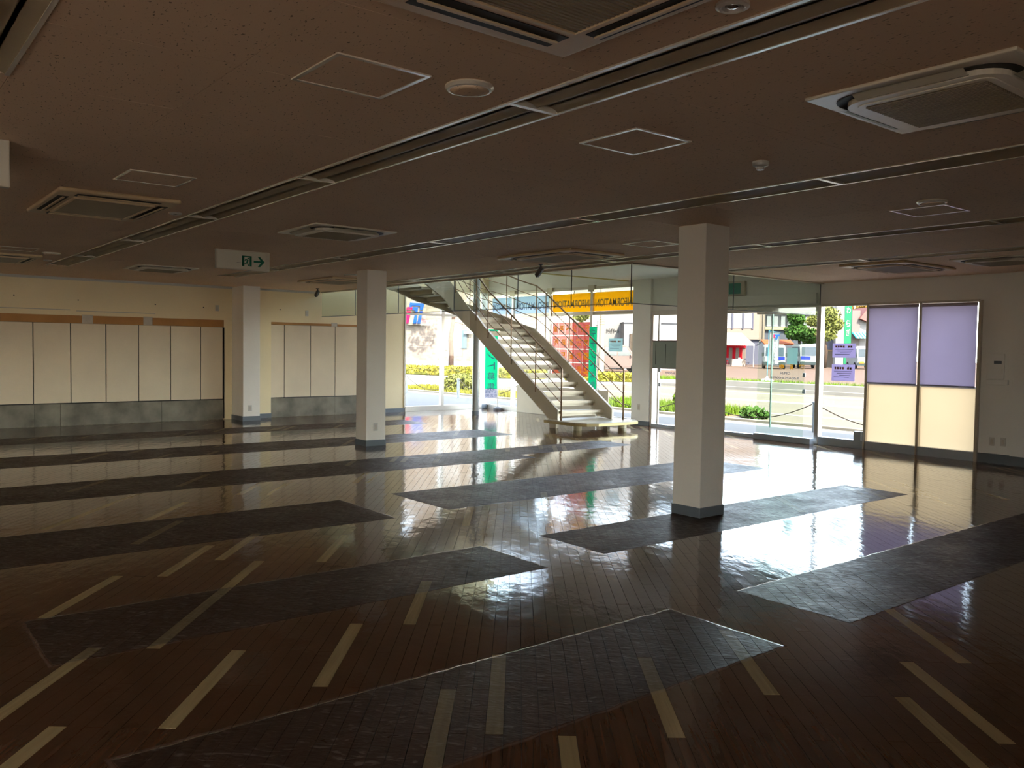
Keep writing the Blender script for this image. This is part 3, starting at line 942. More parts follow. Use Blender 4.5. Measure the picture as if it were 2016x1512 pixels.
# ------------------------------------------------------------------ staircase
st = thing('staircase', 'open steel staircase with bronze rails rising to the left in the glazed corner', 'staircase', (-11.5, 11.1, 0))
YN, YO = 10.57, 11.65
up = lambda x: 0.346 + 0.667 * (-11.84 - x)
def ribbon(pts, th):
    """stringer: path points (x, y, z_low, z_top) given a thickness"""
    bm = B()
    n = len(pts)
    L_, R_ = [], []
    for i, (x, y, lo, hi) in enumerate(pts):
        a, b = pts[max(0, i - 1)], pts[min(n - 1, i + 1)]
        d = Vector((b[0] - a[0], b[1] - a[1], 0)).normalized()
        nrm = Vector((-d.y, d.x, 0)) * th / 2
        L_.append((bm.verts.new((x + nrm.x, y + nrm.y, lo)), bm.verts.new((x + nrm.x, y + nrm.y, hi))))
        R_.append((bm.verts.new((x - nrm.x, y - nrm.y, lo)), bm.verts.new((x - nrm.x, y - nrm.y, hi))))
    for i in range(n - 1):
        bm.faces.new((L_[i][0], L_[i][1], L_[i + 1][1], L_[i + 1][0]))
        bm.faces.new((R_[i][0], R_[i + 1][0], R_[i + 1][1], R_[i][1]))
        bm.faces.new((L_[i][1], R_[i][1], R_[i + 1][1], L_[i + 1][1]))
        bm.faces.new((L_[i][0], L_[i + 1][0], R_[i + 1][0], R_[i][0]))
    bm.faces.new((L_[0][0], R_[0][0], R_[0][1], L_[0][1]))
    bm.faces.new((L_[-1][0], L_[-1][1], R_[-1][1], R_[-1][0]))
    bmesh.ops.recalc_face_normals(bm, faces=bm.faces[:])
    return bm
inner = [(-11.84, YN, 0.16, 0.346), (-12.10, YN, 0.17, up(-12.10)), (-13.1, YN, up(-13.1) - 0.35, up(-13.1)), (-14.2, YN, up(-14.2) - 0.36, up(-14.2) + 0.03),
         (-14.45, 10.56, 1.74, 2.17), (-14.62, 10.50, 1.88, 2.31), (-14.74, 10.38, 2.04, 2.52), (-14.80, 10.20, 2.24, 2.76), (-14.82, 9.95, 2.52, 3.02), (-14.82, 9.3, 2.90, 3.40), (-14.82, 8.0, 2.92, 3.42)]
outer = [(-11.49, YO, 0.16, 0.36), (-11.80, YO, 0.17, 0.57), (-13.35, YO, up(-13.35) - 0.10 + 0.23 - 0.36, up(-13.35) + 0.23), (-13.85, YO, 1.54, 1.91), (-14.43, YO, 1.70, 2.06), (-14.85, 11.62, 1.84, 2.20),
         (-15.30, 11.46, 1.98, 2.33), (-15.62, 11.2, 2.12, 2.46), (-15.78, 10.9, 2.22, 2.57), (-15.80, 10.57, 2.33, 2.68), (-15.80, 9.88, 2.49, 2.85), (-15.80, 9.39, 2.67, 3.03), (-15.80, 8.0, 2.92, 3.30)]
upo = lambda x: 0.36 + 0.667 * (-11.49 - x)
outer[2] = (-13.35, YO, upo(-13.35) - 0.36, upo(-13.35))
outer[1] = (-11.80, YO, 0.19, upo(-11.80))
mk('stringer', ribbon(inner, 0.05), STEEL, st)
mk('stringer', ribbon(outer, 0.05), STEEL, st)
# treads: thick stone-edged plates between the stringers
def tread_poly(a, b, c, d, z, th=0.045):
    return prism(B(), [a, b, c, d], 'z', z - th, z)
for n in range(11):
    xi = -11.84 - 0.252 * n
    xo = xi + 0.10
    z = 0.346 + 0.168 * n - 0.02
    tr_ = mk('tread', tread_poly((xi + 0.02, YN + 0.02), (xo + 0.02, YO - 0.02), (xo - 0.27, YO - 0.02), (xi - 0.27, YN + 0.02), z), TREADM, st)
    mk('nosing', tread_poly((xi + 0.03, YN + 0.02), (xo + 0.03, YO - 0.02), (xo + 0.005, YO - 0.02), (xi + 0.005, YN + 0.02), z + 0.006, 0.052), STEEL, tr_)
    mk('tread_support', tread_poly((xi - 0.02, YN + 0.02), (xo - 0.02, YO - 0.02), (xo - 0.05, YO - 0.02), (xi - 0.05, YN + 0.02), z - 0.045, 0.05), STEEL, tr_)
wind = [((-14.55, 10.52), (-14.9, 11.6)), ((-14.66, 10.46), (-15.35, 11.42)), ((-14.75, 10.36), (-15.66, 11.1)), ((-14.79, 10.22), (-15.78, 10.72)), ((-14.81, 10.02), (-15.79, 10.2)), ((-14.82, 9.70), (-15.79, 9.75)), ((-14.82, 9.40), (-15.79, 9.40))]
for n, (p, q) in enumerate(wind[:-1]):
    p2, q2 = wind[n + 1]
    z = 2.16 + 0.115 * n
    mk('tread', prism(B(), [p, q, q2, p2], 'z', z - 0.045, z), TREADM, st)
    mk('tread_support', prism(B(), [p, q, (q[0] + (q2[0] - q[0]) * .12, q[1] + (q2[1] - q[1]) * .12), (p[0] + (p2[0] - p[0]) * .12, p[1] + (p2[1] - p[1]) * .12)], 'z', z - 0.13, z - 0.045), STEEL, st)
mk('upper_landing', bbox(-15.79, -14.82, VY - 0.1, 9.45, 2.90, 2.97), STEEL, st)
# foot platform with feet
pf = [(-12.08, 10.42), (-11.55, 10.36), (-11.2, 10.40), (-11.02, 10.52), (-10.95, 10.75), (-10.93, 11.55), (-10.99, 11.80), (-11.15, 11.90), (-11.45, 11.92), (-12.08, 11.90)]
mk('platform', prism(B(), pf, 'z', 0.115, 0.165), TREADM, st)
mk('platform_edge', prism(B(), [(x * 1.0 + (0.012 if x > -11.9 else 0), y + (0.012 if y > 11 else -0.012)) for x, y in pf], 'z', 0.105, 0.150), mat('platform_edge', (0.50, 0.38, 0.17), 0.35, metal=0.3), st)
mk('foot', bbox(-12.08, -11.89, 10.55, 10.62, 0, 0.11, 0.004, 1), STEEL, st)
mk('foot', bbox(-11.75, -11.60, 11.62, 11.70, 0, 0.11, 0.004, 1), STEEL, st)
for x, y in ((-11.42, 10.66), (-11.38, 11.80)):
    mk('foot', lathe(B(), [(0, 0), (0.085, 0), (0.085, 0.11), (0, 0.11)], x, y, 20), mat('foot_cream', (0.58, 0.50, 0.30), 0.4), st)
# rails
def railing(y0, xs_, upf, x_end, tail, top_off):
    x0 = x_end
    rail = [(x0, y0, 0.165), (x0, y0, upf(x0) + top_off - 0.02), (x0 - 0.02, y0, upf(x0) + top_off + 0.01)] + [(x, y0, upf(x) + top_off) for x in xs_[1:]]
    rail += [(x, y, z + top_off) for x, y, z in tail]
    mk('handrail', tube(B(), rail, 0.017, 10), BRASS, st, smooth=True)
    for k in (1, 2, 3):
        off = top_off * k / 4.0
        pts = [(x0, y0, upf(x0) + off)] + [(x, y0, upf(x) + off) for x in xs_[1:]] + [(x, y, z + off) for x, y, z in tail]
        mk('rail_bar', tube(B(), pts, 0.009, 6), BRASS, st, smooth=True)
    for x in xs_[1:]:
        mk('baluster', tube(B(), [(x, y0, upf(x) - 0.12), (x, y0, upf(x) + top_off)], 0.012, 8), BRASS, st)
    for x, y, z in tail[::2]:
        mk('baluster', tube(B(), [(x, y, z - 0.1), (x, y, z + top_off)], 0.012, 8), BRASS, st)
railing(YN - 0.035, [-11.73, -12.49, -13.26, -14.04], up, -11.73, [(-14.45, 10.53, 2.17), (-14.66, 10.44, 2.35), (-14.77, 10.22, 2.75), (-14.80, 9.95, 3.02)], 0.86)
railing(YO + 0.035, [-11.25, -12.80, -13.55], lambda x: upo(x), -11.25, [(-13.85, YO + 0.03, 1.91), (-14.43, YO + 0.03, 2.06), (-14.85, 11.65, 2.20), (-15.32, 11.49, 2.33), (-15.65, 11.22, 2.46), (-15.81, 10.57, 2.68)], 0.92)

# ------------------------------------------------------------------ ceiling equipment
def ac_slot(name, label, loc):
    """older rectangular cassette: bevelled panel, wide return grille, four slots with louvres (local coordinates)"""
    t = thing(name, label, 'air conditioner', loc, group='rectangular ceiling cassettes')
    L2, W2 = 0.68, 0.435
    bm = bbox(-L2, L2, -W2, W2, -0.032, 0.0, 0.014, 3)
    mk('panel', bm, ACY, t, local=True)
    g = bbox(-0.44, 0.44, -0.275, 0.275, -0.038, -0.032, 0.0)
    mk('grille', g, ACG, t, local=True)
    s = B()
    for i in range(44):
        x = -0.43 + 0.02 * i
        box(s, x, x + 0.009, -0.27, 0.27, -0.043, -0.038)
    mk('grille_ribs', s, ACG, t, local=True)
    b_ = box(B(), -0.46, 0.46, -0.295, -0.275, -0.046, -0.03)
    box(b_, -0.46, 0.46, 0.275, 0.295, -0.046, -0.03)
    box(b_, -0.46, -0.44, -0.275, 0.275, -0.046, -0.03)
    box(b_, 0.44, 0.46, -0.275, 0.275, -0.046, -0.03)
    mk('grille_frame', b_, ACY, t, local=True)
    for a in ((-0.44, 0.44, -0.40, -0.325), (-0.44, 0.44, 0.325, 0.40), (-0.615, -0.50, -0.30, 0.30), (0.50, 0.615, -0.30, 0.30)):
        mk('air_slot', bbox(a[0], a[1], a[2], a[3], -0.0345, -0.031), DARK, t, local=True)
        if a[1] - a[0] > 0.5:
            lv = bbox(a[0] + .01, a[1] - .01, (a[2] + a[3]) / 2 - .008, (a[2] + a[3]) / 2 + .012, -0.044, -0.036, 0.002, 1)
        else:
            lv = bbox((a[0] + a[1]) / 2 - .008, (a[0] + a[1]) / 2 + .012, a[2] + .01, a[3] - .01, -0.044, -0.036, 0.002, 1)
        mk('louvre', lv, ACY, t, local=True)
    return t
def rounded_rect(hx, hy, r, n=6):
    P = []
    for cx, cy, a in ((hx - r, hy - r, 0), (-hx + r, hy - r, 90), (-hx + r, -hy + r, 180), (hx - r, -hy + r, 270)):
        for i in range(n + 1):
            q = math.radians(a + 90.0 * i / n)
            P.append((cx + r * math.cos(q), cy + r * math.sin(q)))
    return P
def ac_round(name, label, loc):
    """newer square cassette: flat outer panel, raised rounded inner panel, four curved flaps"""
    t = thing(name, label, 'air conditioner', loc, group='square ceiling cassettes')
    mk('panel', bbox(-0.435, 0.435, -0.435, 0.435, -0.016, 0, 0.007, 2), ACW, t, local=True)
    mk('shadow_gap', prism(B(), rounded_rect(0.375, 0.375, 0.14), 'z', -0.020, -0.015), DARK, t, local=True)
    pn = prism(B(), rounded_rect(0.335, 0.335, 0.12), 'z', -0.042, -0.018)
    mk('inner_panel', pn, ACW, t, local=True)
    mk('grille_frame', prism(B(), rounded_rect(0.285, 0.285, 0.05), 'z', -0.046, -0.042), ACW, t, local=True)
    mk('grille', prism(B(), rounded_rect(0.255, 0.255, 0.03), 'z', -0.0475, -0.046), ACG, t, local=True)
    s = B()
    for i in range(25):
        y = -0.24 + 0.02 * i
        box(s, -0.25, 0.25, y - 0.004, y + 0.004, -0.051, -0.0475)
    mk('grille_ribs', s, ACG, t, local=True)
    for k in range(4):
        n = 8
        bm = B()
        va, vb_ = [], []
        for i in range(n + 1):
            f = i / n
            y = 0.345 + 0.055 * f
            z = -0.040 + 0.018 * f * f
            va.append(bm.verts.new((-0.23, y, z)))
            vb_.append(bm.verts.new((0.23, y, z)))
        for i in range(n):
            bm.faces.new((va[i], vb_[i], vb_[i + 1], va[i + 1]))
        bmesh.ops.solidify(bm, geom=bm.faces[:], thickness=0.006)
        bmesh.ops.rotate(bm, verts=bm.verts[:], cent=(0, 0, 0), matrix=Matrix.Rotation(k * math.pi / 2, 3, 'Z'))
        mk('flap', bm, ACW, t, local=True, smooth=True)
    return t
acA = ac_slot('ceiling_cassette', 'big ceiling cassette cut by the top edge of the photo', (-1.76, 1.735, H))
dup(acA, (-7.60, 1.715, H), 0, 'rectangular ceiling cassette on the left, above the long boarded wall')
dup(acA, (-13.30, 1.70, H), 0, 'far ceiling cassette at the left edge of the photo')
dup(acA, (-7.72, 6.86, H), 0, 'rectangular ceiling cassette in front of the staircase')
dup(acA, (-13.43, 6.80, H), 0, 'far ceiling cassette beside the top of the column left of the staircase')
dup(acA, (-5.51, 10.75, H), math.pi / 2, 'rectangular ceiling cassette above the lavender blinds')
acB = ac_round('square_cassette', 'square ceiling cassette with rounded panel, upper right corner', (-1.75, 3.815, H))
dup(acB, (-7.72, 3.90, H), 0, 'square ceiling cassette right of the hanging exit sign')
dup(acB, (-13.37, 3.84, H), 0, 'far square ceiling cassette left of the hanging exit sign')
dup(acB, (-4.26, 10.80, H), 0, 'far square ceiling cassette at the right edge above the blinds')
def hatch(label, x, y, loc_only=False):
    t = thing('access_hatch', label, 'hatch', (x, y, H), group='square ceiling hatches')
    f = box(B(), -0.215, 0.215, -0.215, -0.197, -0.006, 0.0)
    box(f, -0.215, 0.215, 0.197, 0.215, -0.006, 0)
    box(f, -0.215, -0.197, -0.197, 0.197, -0.006, 0)
    box(f, 0.197, 0.215, -0.197, 0.197, -0.006, 0)
    mk('frame', f, LIP, t, local=True)
    mk('hatch_board', bbox(-0.195, 0.195, -0.195, 0.195, -0.003, 0.0), CEIL, t, local=True)
    return t
hA = hatch('square ceiling hatch beside the round speaker, top centre', -3.235, 1.74)
dup(hA, (-6.14, 1.725, H), 0, 'square ceiling hatch above the left rectangular cassette')
dup(hA, (-12.0, 1.74, H), 0, 'far square ceiling hatch at the left edge')
dup(hA, (-3.235, 3.41, H), 0, 'square ceiling hatch with pale frame in the middle of the ceiling')
dup(hA, (-3.215, 6.74, H), 0, 'square ceiling hatch next to a round speaker on the right')
dup(hA, (-6.175, 6.79, H), 0, 'square ceiling hatch left of the nearer column top')
def speaker(label, x, y):
    t = thing('ceiling_speaker', label, 'speaker', (x, y, H), group='round ceiling speakers')
    mk('rim', lathe(B(), [(0.0, 0.0), (0.105, 0.0), (0.107, -0.008), (0.098, -0.018), (0.088, -0.020), (0.0, -0.020)], 0, 0, 32), LIP, t, local=True, smooth=False)
    mk('cover', lathe(B(), [(0.0, -0.026), (0.05, -0.025), (0.086, -0.020), (0.0, -0.0201)], 0, 0, 32), CEIL, t, local=True, smooth=True)
    return t
sA = speaker('round ceiling speaker at top centre beside a hatch', -3.035, 2.16)
dup(sA, (-3.01, 6.345, H), 0, 'round ceiling speaker above a hatch on the right')
dup(sA, (-12.2, 2.16, H), 0, 'far round ceiling speaker at the left')
dup(sA, (-12.2, 6.41, H), 0, 'far round ceiling speaker left of the column beside the staircase')
def downlight(label, x, y):
    t = thing('downlight', label, 'downlight', (x, y, H), group='small emergency downlights')
    mk('ring', lathe(B(), [(0.0, 0), (0.055, 0), (0.055, -0.010), (0.042, -0.016), (0.036, -0.012), (0.030, -0.002), (0.0, -0.001)], 0, 0, 24), WHITE, t, local=True)
    mk('lens', lathe(B(), [(0.0, -0.016), (0.016, -0.013), (0.026, -0.006), (0.0, -0.004)], 0, 0, 16), mat('lens', (0.8, 0.8, 0.8), 0.08, metal=0.8), t, local=True, smooth=True)
    return t
dA = downlight('small round downlight at the top edge of the photo', -1.76, 2.30)
dup(dA, (-7.63, 2.315, H), 0, 'small round downlight right of the left cassette')
dup(dA, (-13.33, 2.315, H), 0, 'far small downlight near the left edge')
sd = thing('smoke_detector', 'white round smoke detector hanging from the ceiling on the right', 'smoke detector', (-3.07, 4.315, H))
mk('base', lathe(B(), [(0, 0), (0.048, 0), (0.05, -0.012), (0.045, -0.025), (0.03, -0.032), (0, -0.033)], 0, 0, 24), WHITE, sd, local=True)
mk('head', lathe(B(), [(0.022, -0.033), (0.024, -0.042), (0.02, -0.05), (0.0, -0.052)], 0, 0, 20), WHITE, sd, local=True)
def camera_box(label, x, y, rz, drop=0.05):
    t = thing('security_camera', label, 'security camera', (x, y, H), rz)
    mk('mount', lathe(B(), [(0, 0), (0.035, 0), (0.03, -0.012), (0.012, -0.018), (0.012, -drop), (0, -drop)], 0, 0, 14), mat('camera_dark', (0.10, 0.09, 0.08), 0.4), t, local=True)
    b_ = bbox(-0.035, 0.10, -0.028, 0.028, -0.03, 0.03, 0.008, 2)
    bmesh.ops.rotate(b_, verts=b_.verts[:], cent=(0, 0, 0), matrix=Matrix.Rotation(0.9, 3, 'Y'))
    bmesh.ops.translate(b_, verts=b_.verts[:], vec=(0, 0, -drop - 0.03))
    mk('housing', b_, mat('camera_dark', (0.1, 0.09, 0.08)), t, local=True)
    l_ = lathe(B(), [(0, 0.0), (0.02, 0), (0.02, 0.008), (0, 0.008)], 0, 0, 12)
    bmesh.ops.rotate(l_, verts=l_.verts[:], cent=(0, 0, 0), matrix=Matrix.Rotation(math.pi / 2 + 0.9, 3, 'Y'))
    bmesh.ops.translate(l_, verts=l_.verts[:], vec=(0.062, 0, -drop - 0.11))
    mk('lens', l_, BLACK, t, local=True)
camera_box('small security camera hanging in front of the staircase', -8.70, 7.40, math.radians(200))
camera_box('small security camera at the far left wall', -15.66, 7.50, math.radians(-60))
# exit signs
def exit_sign(name, label, loc, L, hh, th, side_x):
    """box sign: local x = thickness, y = length, z down from the ceiling"""
    t = thing(name, label, 'exit sign', loc)
    mk('case', bbox(-th / 2, th / 2, -L / 2, L / 2, -hh, 0, 0.006, 2), mat('sign_case', (0.62, 0.55, 0.44), 0.4), t, local=True)
    mk('face', bbox(th / 2, th / 2 + 0.003, -L / 2 + 0.015, L / 2 - 0.055, -hh + 0.015, -0.015), mat('sign_face', (0.66, 0.60, 0.48), 0.35), t, local=True)
    return t
ex = exit_sign('exit_sign', 'hanging green running man exit sign with arrow, at the left', (-10.14, 3.87, H), 0.66, 0.23, 0.06, 1)
X0 = 0.0335
def ygon(poly, x0=X0, d=0.002):
    return prism(B(), poly, 'x', x0, x0 + d)
mk('pictogram_panel', ygon([(-0.02, -0.185), (0.10, -0.185), (0.10, -0.06), (-0.02, -0.06)]), GREEN, ex, local=True)
mk('pictogram_door', ygon([(0.008, -0.185), (0.072, -0.185), (0.072, -0.072), (0.008, -0.072)], X0 + 0.002, 0.001), mat('sign_face', (0.66, 0.6, 0.48)), ex, local=True)
man = ygon([(0.045, -0.105), (0.06, -0.11), (0.052, -0.14), (0.066, -0.18), (0.054, -0.182), (0.040, -0.148), (0.022, -0.165), (0.008, -0.162), (0.010, -0.150), (0.022, -0.152), (0.034, -0.128), (0.036, -0.110), (0.022, -0.112), (0.016, -0.126), (0.008, -0.122), (0.018, -0.100), (0.034, -0.098)], X0 + 0.003, 0.001)
hd = B()
lathe(hd, [(0.0105, 0), (0.0105, 0.001), (0, 0.001)], 0, 0, 12)
bmesh.ops.rotate(hd, verts=hd.verts[:], cent=(0, 0, 0), matrix=Matrix.Rotation(math.pi / 2, 3, 'Y'))
bmesh.ops.translate(hd, verts=hd.verts[:], vec=(X0 + 0.003, 0.055, -0.09))
join(man, hd)
mk('running_man', man, GREEN, ex, local=True)
mk('arrow', ygon([(0.125, -0.135), (0.215, -0.135), (0.175, -0.185), (0.205, -0.185), (0.262, -0.123), (0.205, -0.062), (0.175, -0.062), (0.215, -0.111), (0.125, -0.111)]), GREEN, ex, local=True)
mk('small_print', box(B(), X0, X0 + 0.001, -0.085, -0.03, -0.150, -0.146), INK, ex, local=True)
e2s = exit_sign('hanging_sign', 'pale hanging sign box cut by the left edge of the photo', (-5.59, 0.44, H), 0.68, 0.265, 0.06, 1)
e3 = thing('exit_sign', 'green exit sign on the wall above the entrance, right of the nearer column', 'exit sign', (-9.36, YF - 0.03, 2.485))
mk('case', bbox(-9.60, -9.15, YF - 0.07, YF, 2.485, 2.745, 0.005, 1), mat('sign_case', (0.62, 0.55, 0.44)), e3)
mk('pictogram_panel', bbox(-9.47, -9.225, YF - 0.074, YF - 0.07, 2.515, 2.705), mat('exit_teal', (0.03, 0.26, 0.20), 0.4), e3)
mk('pictogram_door', bbox(-9.575, -9.475, YF - 0.0735, YF - 0.07, 2.515, 2.705), mat('sign_face', (0.66, 0.6, 0.48)), e3)
def shift(bm, v):
    bmesh.ops.translate(bm, verts=bm.verts[:], vec=v)
    return bm
mn = prism(B(), [(-9.51, 2.64), (-9.49, 2.63), (-9.505, 2.60), (-9.485, 2.54), (-9.50, 2.535), (-9.525, 2.59), (-9.555, 2.56), (-9.57, 2.565), (-9.545, 2.60), (-9.535, 2.635), (-9.56, 2.63), (-9.565, 2.645), (-9.53, 2.66)], 'y', YF - 0.0755, YF - 0.0735)
mk('running_man', mn, mat('exit_teal', (0.03, 0.26, 0.2)), e3)
mk('sensor_box', bbox(-9.60, -9.44, YF - 0.06, YF, 2.345, 2.40, 0.004, 1), BASEG, label='small dark door sensor under the exit sign above the entrance', cat='sensor')

# ------------------------------------------------------------------ outside: ground and planting
GZ = -0.02
ALB = 0.24         # outdoor colours darkened so the street stays readable at this exposure
PAVE = mat('pale_paving', (0.58, 0.555, 0.52), 0.85, var=0.12, scale=0.6)
ROAD = mat('asphalt', (0.30, 0.25, 0.185), 0.9, var=0.15, scale=0.4)
LOT = mat('pinkish_lot', (0.22, 0.14, 0.10), 0.9, var=0.12, scale=0.25)
PAINT = mat('road_paint', (0.75, 0.73, 0.68), 0.8)
KERB = mat('kerb_stone', (0.46, 0.42, 0.36), 0.85, var=0.15, scale=2)
GRASSG = mat('grass_green', (0.22, 0.36, 0.03), 0.8, var=0.4, scale=3)
GRASSY = mat('grass_yellow', (0.42, 0.40, 0.06), 0.8, var=0.3, scale=3)
HEDGE = mat('hedge_leaf', (0.85, 0.66, 0.09), 0.7, var=0.5, scale=3, col2=(0.34, 0.40, 0.05))
LEAFG = mat('leaf_green', (0.12, 0.26, 0.05), 0.6, var=0.5, scale=2)
LEAFY = mat('leaf_olive', (0.34, 0.36, 0.09), 0.6, var=0.4, scale=2)
BARK = mat('bark', (0.16, 0.10, 0.07), 0.9, var=0.4, scale=8)
gm = bbox(-140, 120, -60, YF + 0.2, GZ - 0.1, GZ - 0.002)
gm.free()
gm = box(B(), -160, 90, YF - 0.0, 15.4, GZ - 0.1, GZ)
box(gm, -160, XL - 0.2, -60, YF, GZ - 0.1, GZ)
box(gm, XR + 0.1, 90, -60, YF, GZ - 0.1, GZ)
box(gm, -160, -26, 15.4, 28.0, GZ - 0.1, GZ)
mk('ground_apron', gm, PAVE, kind='structure', label='pale paved apron around the building', cat='ground')
mk('ground_road', box(B(), -26, 90, 15.4, 28.0, GZ - 0.1, GZ - 0.005), ROAD, kind='structure', label='sunlit asphalt road in front of the shop', cat='road')
mk('ground_sidewalk', box(B(), -160, 90, 28.0, 33.6, GZ - 0.1, GZ + 0.02), PAVE, kind='structure', label='bright pavement across the road', cat='pavement')
mk('ground_lot', box(B(), -160, 90, 33.6, 170, GZ - 0.1, GZ), LOT, kind='structure', label='pinkish asphalt lot across the road', cat='ground')
for i, (a, b, lab) in enumerate(((17.9, 18.15, 'near white kerb line'), (22.1, 22.6, 'white centre line'), (26.2, 26.4, 'far white edge line'))):
    mk('road_line', box(B(), -25, 60, a, b, GZ - 0.005, GZ + 0.002), PAINT, label=lab + ' painted on the road', cat='road marking')
mk('kerb', bbox(-30, 30, 15.35, 15.5, GZ - 0.05, GZ + 0.06, 0.01, 1), KERB, label='low kerb stone along the paved apron', cat='kerb')
mk('kerb', bbox(-25.5, 40, 27.85, 28.0, GZ - 0.05, GZ + 0.12, 0.01, 1), KERB, label='kerb stone of the pavement across the road', cat='kerb')
mk('kerb', bbox(-22.5, -12.6, 29.5, 29.9, GZ, GZ + 0.28, 0.02, 1), KERB, label='raised brown kerb island across the road', cat='kerb')

def leaves(bm, region, n, size, rg):
    """scatter small two-triangle leaves: region() returns a point"""
    for _ in range(n):
        p = Vector(region())
        a = Vector((rg.gauss(0, 1), rg.gauss(0, 1), rg.gauss(0, 1))).normalized()
        b = a.cross(Vector((rg.gauss(0, 1), rg.gauss(0, 1), rg.gauss(0, 1)))).normalized()
        s = size * rg.uniform(0.6, 1.4)
        bm.faces.new([bm.verts.new(p + a * s), bm.verts.new(p + b * s * 0.5), bm.verts.new(p - a * s), bm.verts.new(p - b * s * 0.5)])
    return bm
RG = random.Random(5)
def grass(name, label, x0, x1, y0, y1, n, h, m):
    bm = B()
    for _ in range(n):
        x, y = RG.uniform(x0, x1), RG.uniform(y0, y1)
        hh = h * RG.uniform(0.4, 1.2)
        a = RG.uniform(0, 6.28)
        wv = Vector((math.cos(a), math.sin(a), 0)) * 0.018
        tip = Vector((x + RG.gauss(0, h * .35), y + RG.gauss(0, h * .35), GZ + hh))
        p = Vector((x, y, GZ - 0.02))
        bm.faces.new((bm.verts.new(p - wv), bm.verts.new(p + wv), bm.verts.new(tip)))
    o = mk(name, bm, m, label=label, cat='grass', kind='stuff')
grass('grass_strip', 'yellow-green grass strip outside the corner glazing', -27, -17.2, 15.6, 17.4, 9000, 0.16, GRASSY)
grass('grass_verge', 'bright green grass outside behind the stair foot', -16.9, -12.4, 15.6, 17.6, 7000, 0.22, GRASSG)
grass('far_grass', 'thin green verge across the road', -40, -10, 33.7, 35.2, 9000, 0.22, GRASSG)
mk('soil_bed', bbox(-27, -12.4, 15.55, 17.7, GZ - 0.05, GZ + 0.01), mat('soil', (0.40, 0.26, 0.10), 0.95, var=0.3, scale=3), kind='structure', label='orange-brown soil bed under the roadside grass', cat='soil')
def bush(label, c, r, n, m, size=0.06, name='bush'):
    t = thing(name, label, 'bush', c)
    rg = RG
    def reg():
        while True:
            p = [rg.uniform(-1, 1) for _ in range(3)]
            q = p[0] ** 2 + p[1] ** 2 + p[2] ** 2
            if 0.25 < q < 1 and p[2] > -0.5:
                return (p[0] * r[0], p[1] * r[1], r[2] * 0.5 + p[2] * r[2])
    mk('foliage', leaves(B(), reg, n, size, rg), m, t, local=True, kind='stuff')
    bm = B()
    for k in range(5):
        a = k * 1.256
        tube(bm, [(0, 0, 0), (math.cos(a) * r[0] * .4, math.sin(a) * r[1] * .4, r[2] * .8)], 0.012, 5)
    mk('stems', bm, BARK, t, local=True)
bush('bright green bush in the grass outside the corner glazing', (-23.4, 16.5, GZ), (0.75, 0.75, 0.42), 2600, LEAFY, 0.07)
bush('bright green bush seen between the pier and the nearer column', (-13.6, 16.6, GZ), (0.5, 0.5, 0.5), 1500, GRASSG, 0.06)
bush('small dark bush right of the nearer column', (-11.6, 16.3, GZ), (0.35, 0.3, 0.18), 600, LEAFG, 0.05)
def hedge(label, a, b, h, d, n):
    a, b = Vector(a), Vector(b)
    L = (b - a).length
    u = (b - a) / L
    c = (a + b) / 2
    t = thing('hedge', label, 'hedge', (c.x, c.y, GZ), math.atan2(u.y, u.x))
    mk('foliage', leaves(B(), lambda: (RG.uniform(-L / 2, L / 2), RG.uniform(-d / 2, d / 2), h * (0.12 + 0.88 * RG.random() ** 0.6) * (1 + 0.07 * math.sin(RG.random() * 40))), n, 0.085, RG), HEDGE, t, local=True, kind='stuff')
    mk('core', bbox(-L / 2, L / 2, -d * .38, d * .38, 0, h * 0.85, 0.1, 2), HEDGE, t, local=True)
hedge('long yellow-green hedge across the side street, left of the round column', (-46, 22.3), (-34.6, 26.2), 0.48, 0.9, 9000)
hedge('short yellow-green hedge right of the green banner', (-33.6, 26.0), (-31.4, 27.0), 0.50, 0.9, 2200)
hedge('yellow-green hedge below the parked car', (-30.2, 27.4), (-26.6, 29.2), 0.40, 0.9, 3500)
# chain barrier
cxs = [-8.96 - 2.95 * k for k in range(-2, 6)]
for i, x in enumerate(cxs):
    p = thing('chain_post', 'grey chain post outside, %s from the right' % ORD[i], 'post', (x, 14.5, GZ), group='chain posts')
    mk('shaft', lathe(B(), [(0, 0), (0.04, 0), (0.04, 0.56), (0.0, 0.56)], 0, 0, 14), BASEG, p, local=True)
    mk('cap', lathe(B(), [(0, 0.56), (0.055, 0.56), (0.055, 0.575), (0.03, 0.59), (0, 0.595)], 0, 0, 14), BASEG, p, local=True)
for i, (a, b) in enumerate(zip(cxs[:-1], cxs[1:])):
    pts = []
    for k in range(25):
        f = k / 24
        pts.append((a - 0.045 + (b - a + 0.09) * f, 14.5, 0.16 + 0.36 * (2 * f - 1) ** 2))
    bm = B()
    tube(bm, pts, 0.009, 6)
    mk('barrier_chain', bm, mat('chain', (0.22, 0.15, 0.09), 0.6, metal=0.4), label='sagging chain, %s span from the right' % ORD[i], cat='chain', group='barrier chains')

# ------------------------------------------------------------------ outside: things in a frame turned to the street view
HZ = lambda u: 685.2 + (u - 1008) * 0.0148
RZ = YAW - math.pi / 2
hx, hy = math.cos(YAW), math.sin(YAW)
def base_at(u, D):
    lat = (u - 1008) / FPX * D
    return (hx * D + hy * lat, hy * D - hx * lat, GZ)
def ext(name, label, cat, u, D, group=None, turn=0.0):
    return thing(name, label, cat, base_at(u, D), RZ + turn, group)
def zpx(u, v, D):
    return HC + (HZ(u) - v) / FPX * D - GZ
def wpx(du, D):
    return du / FPX * D

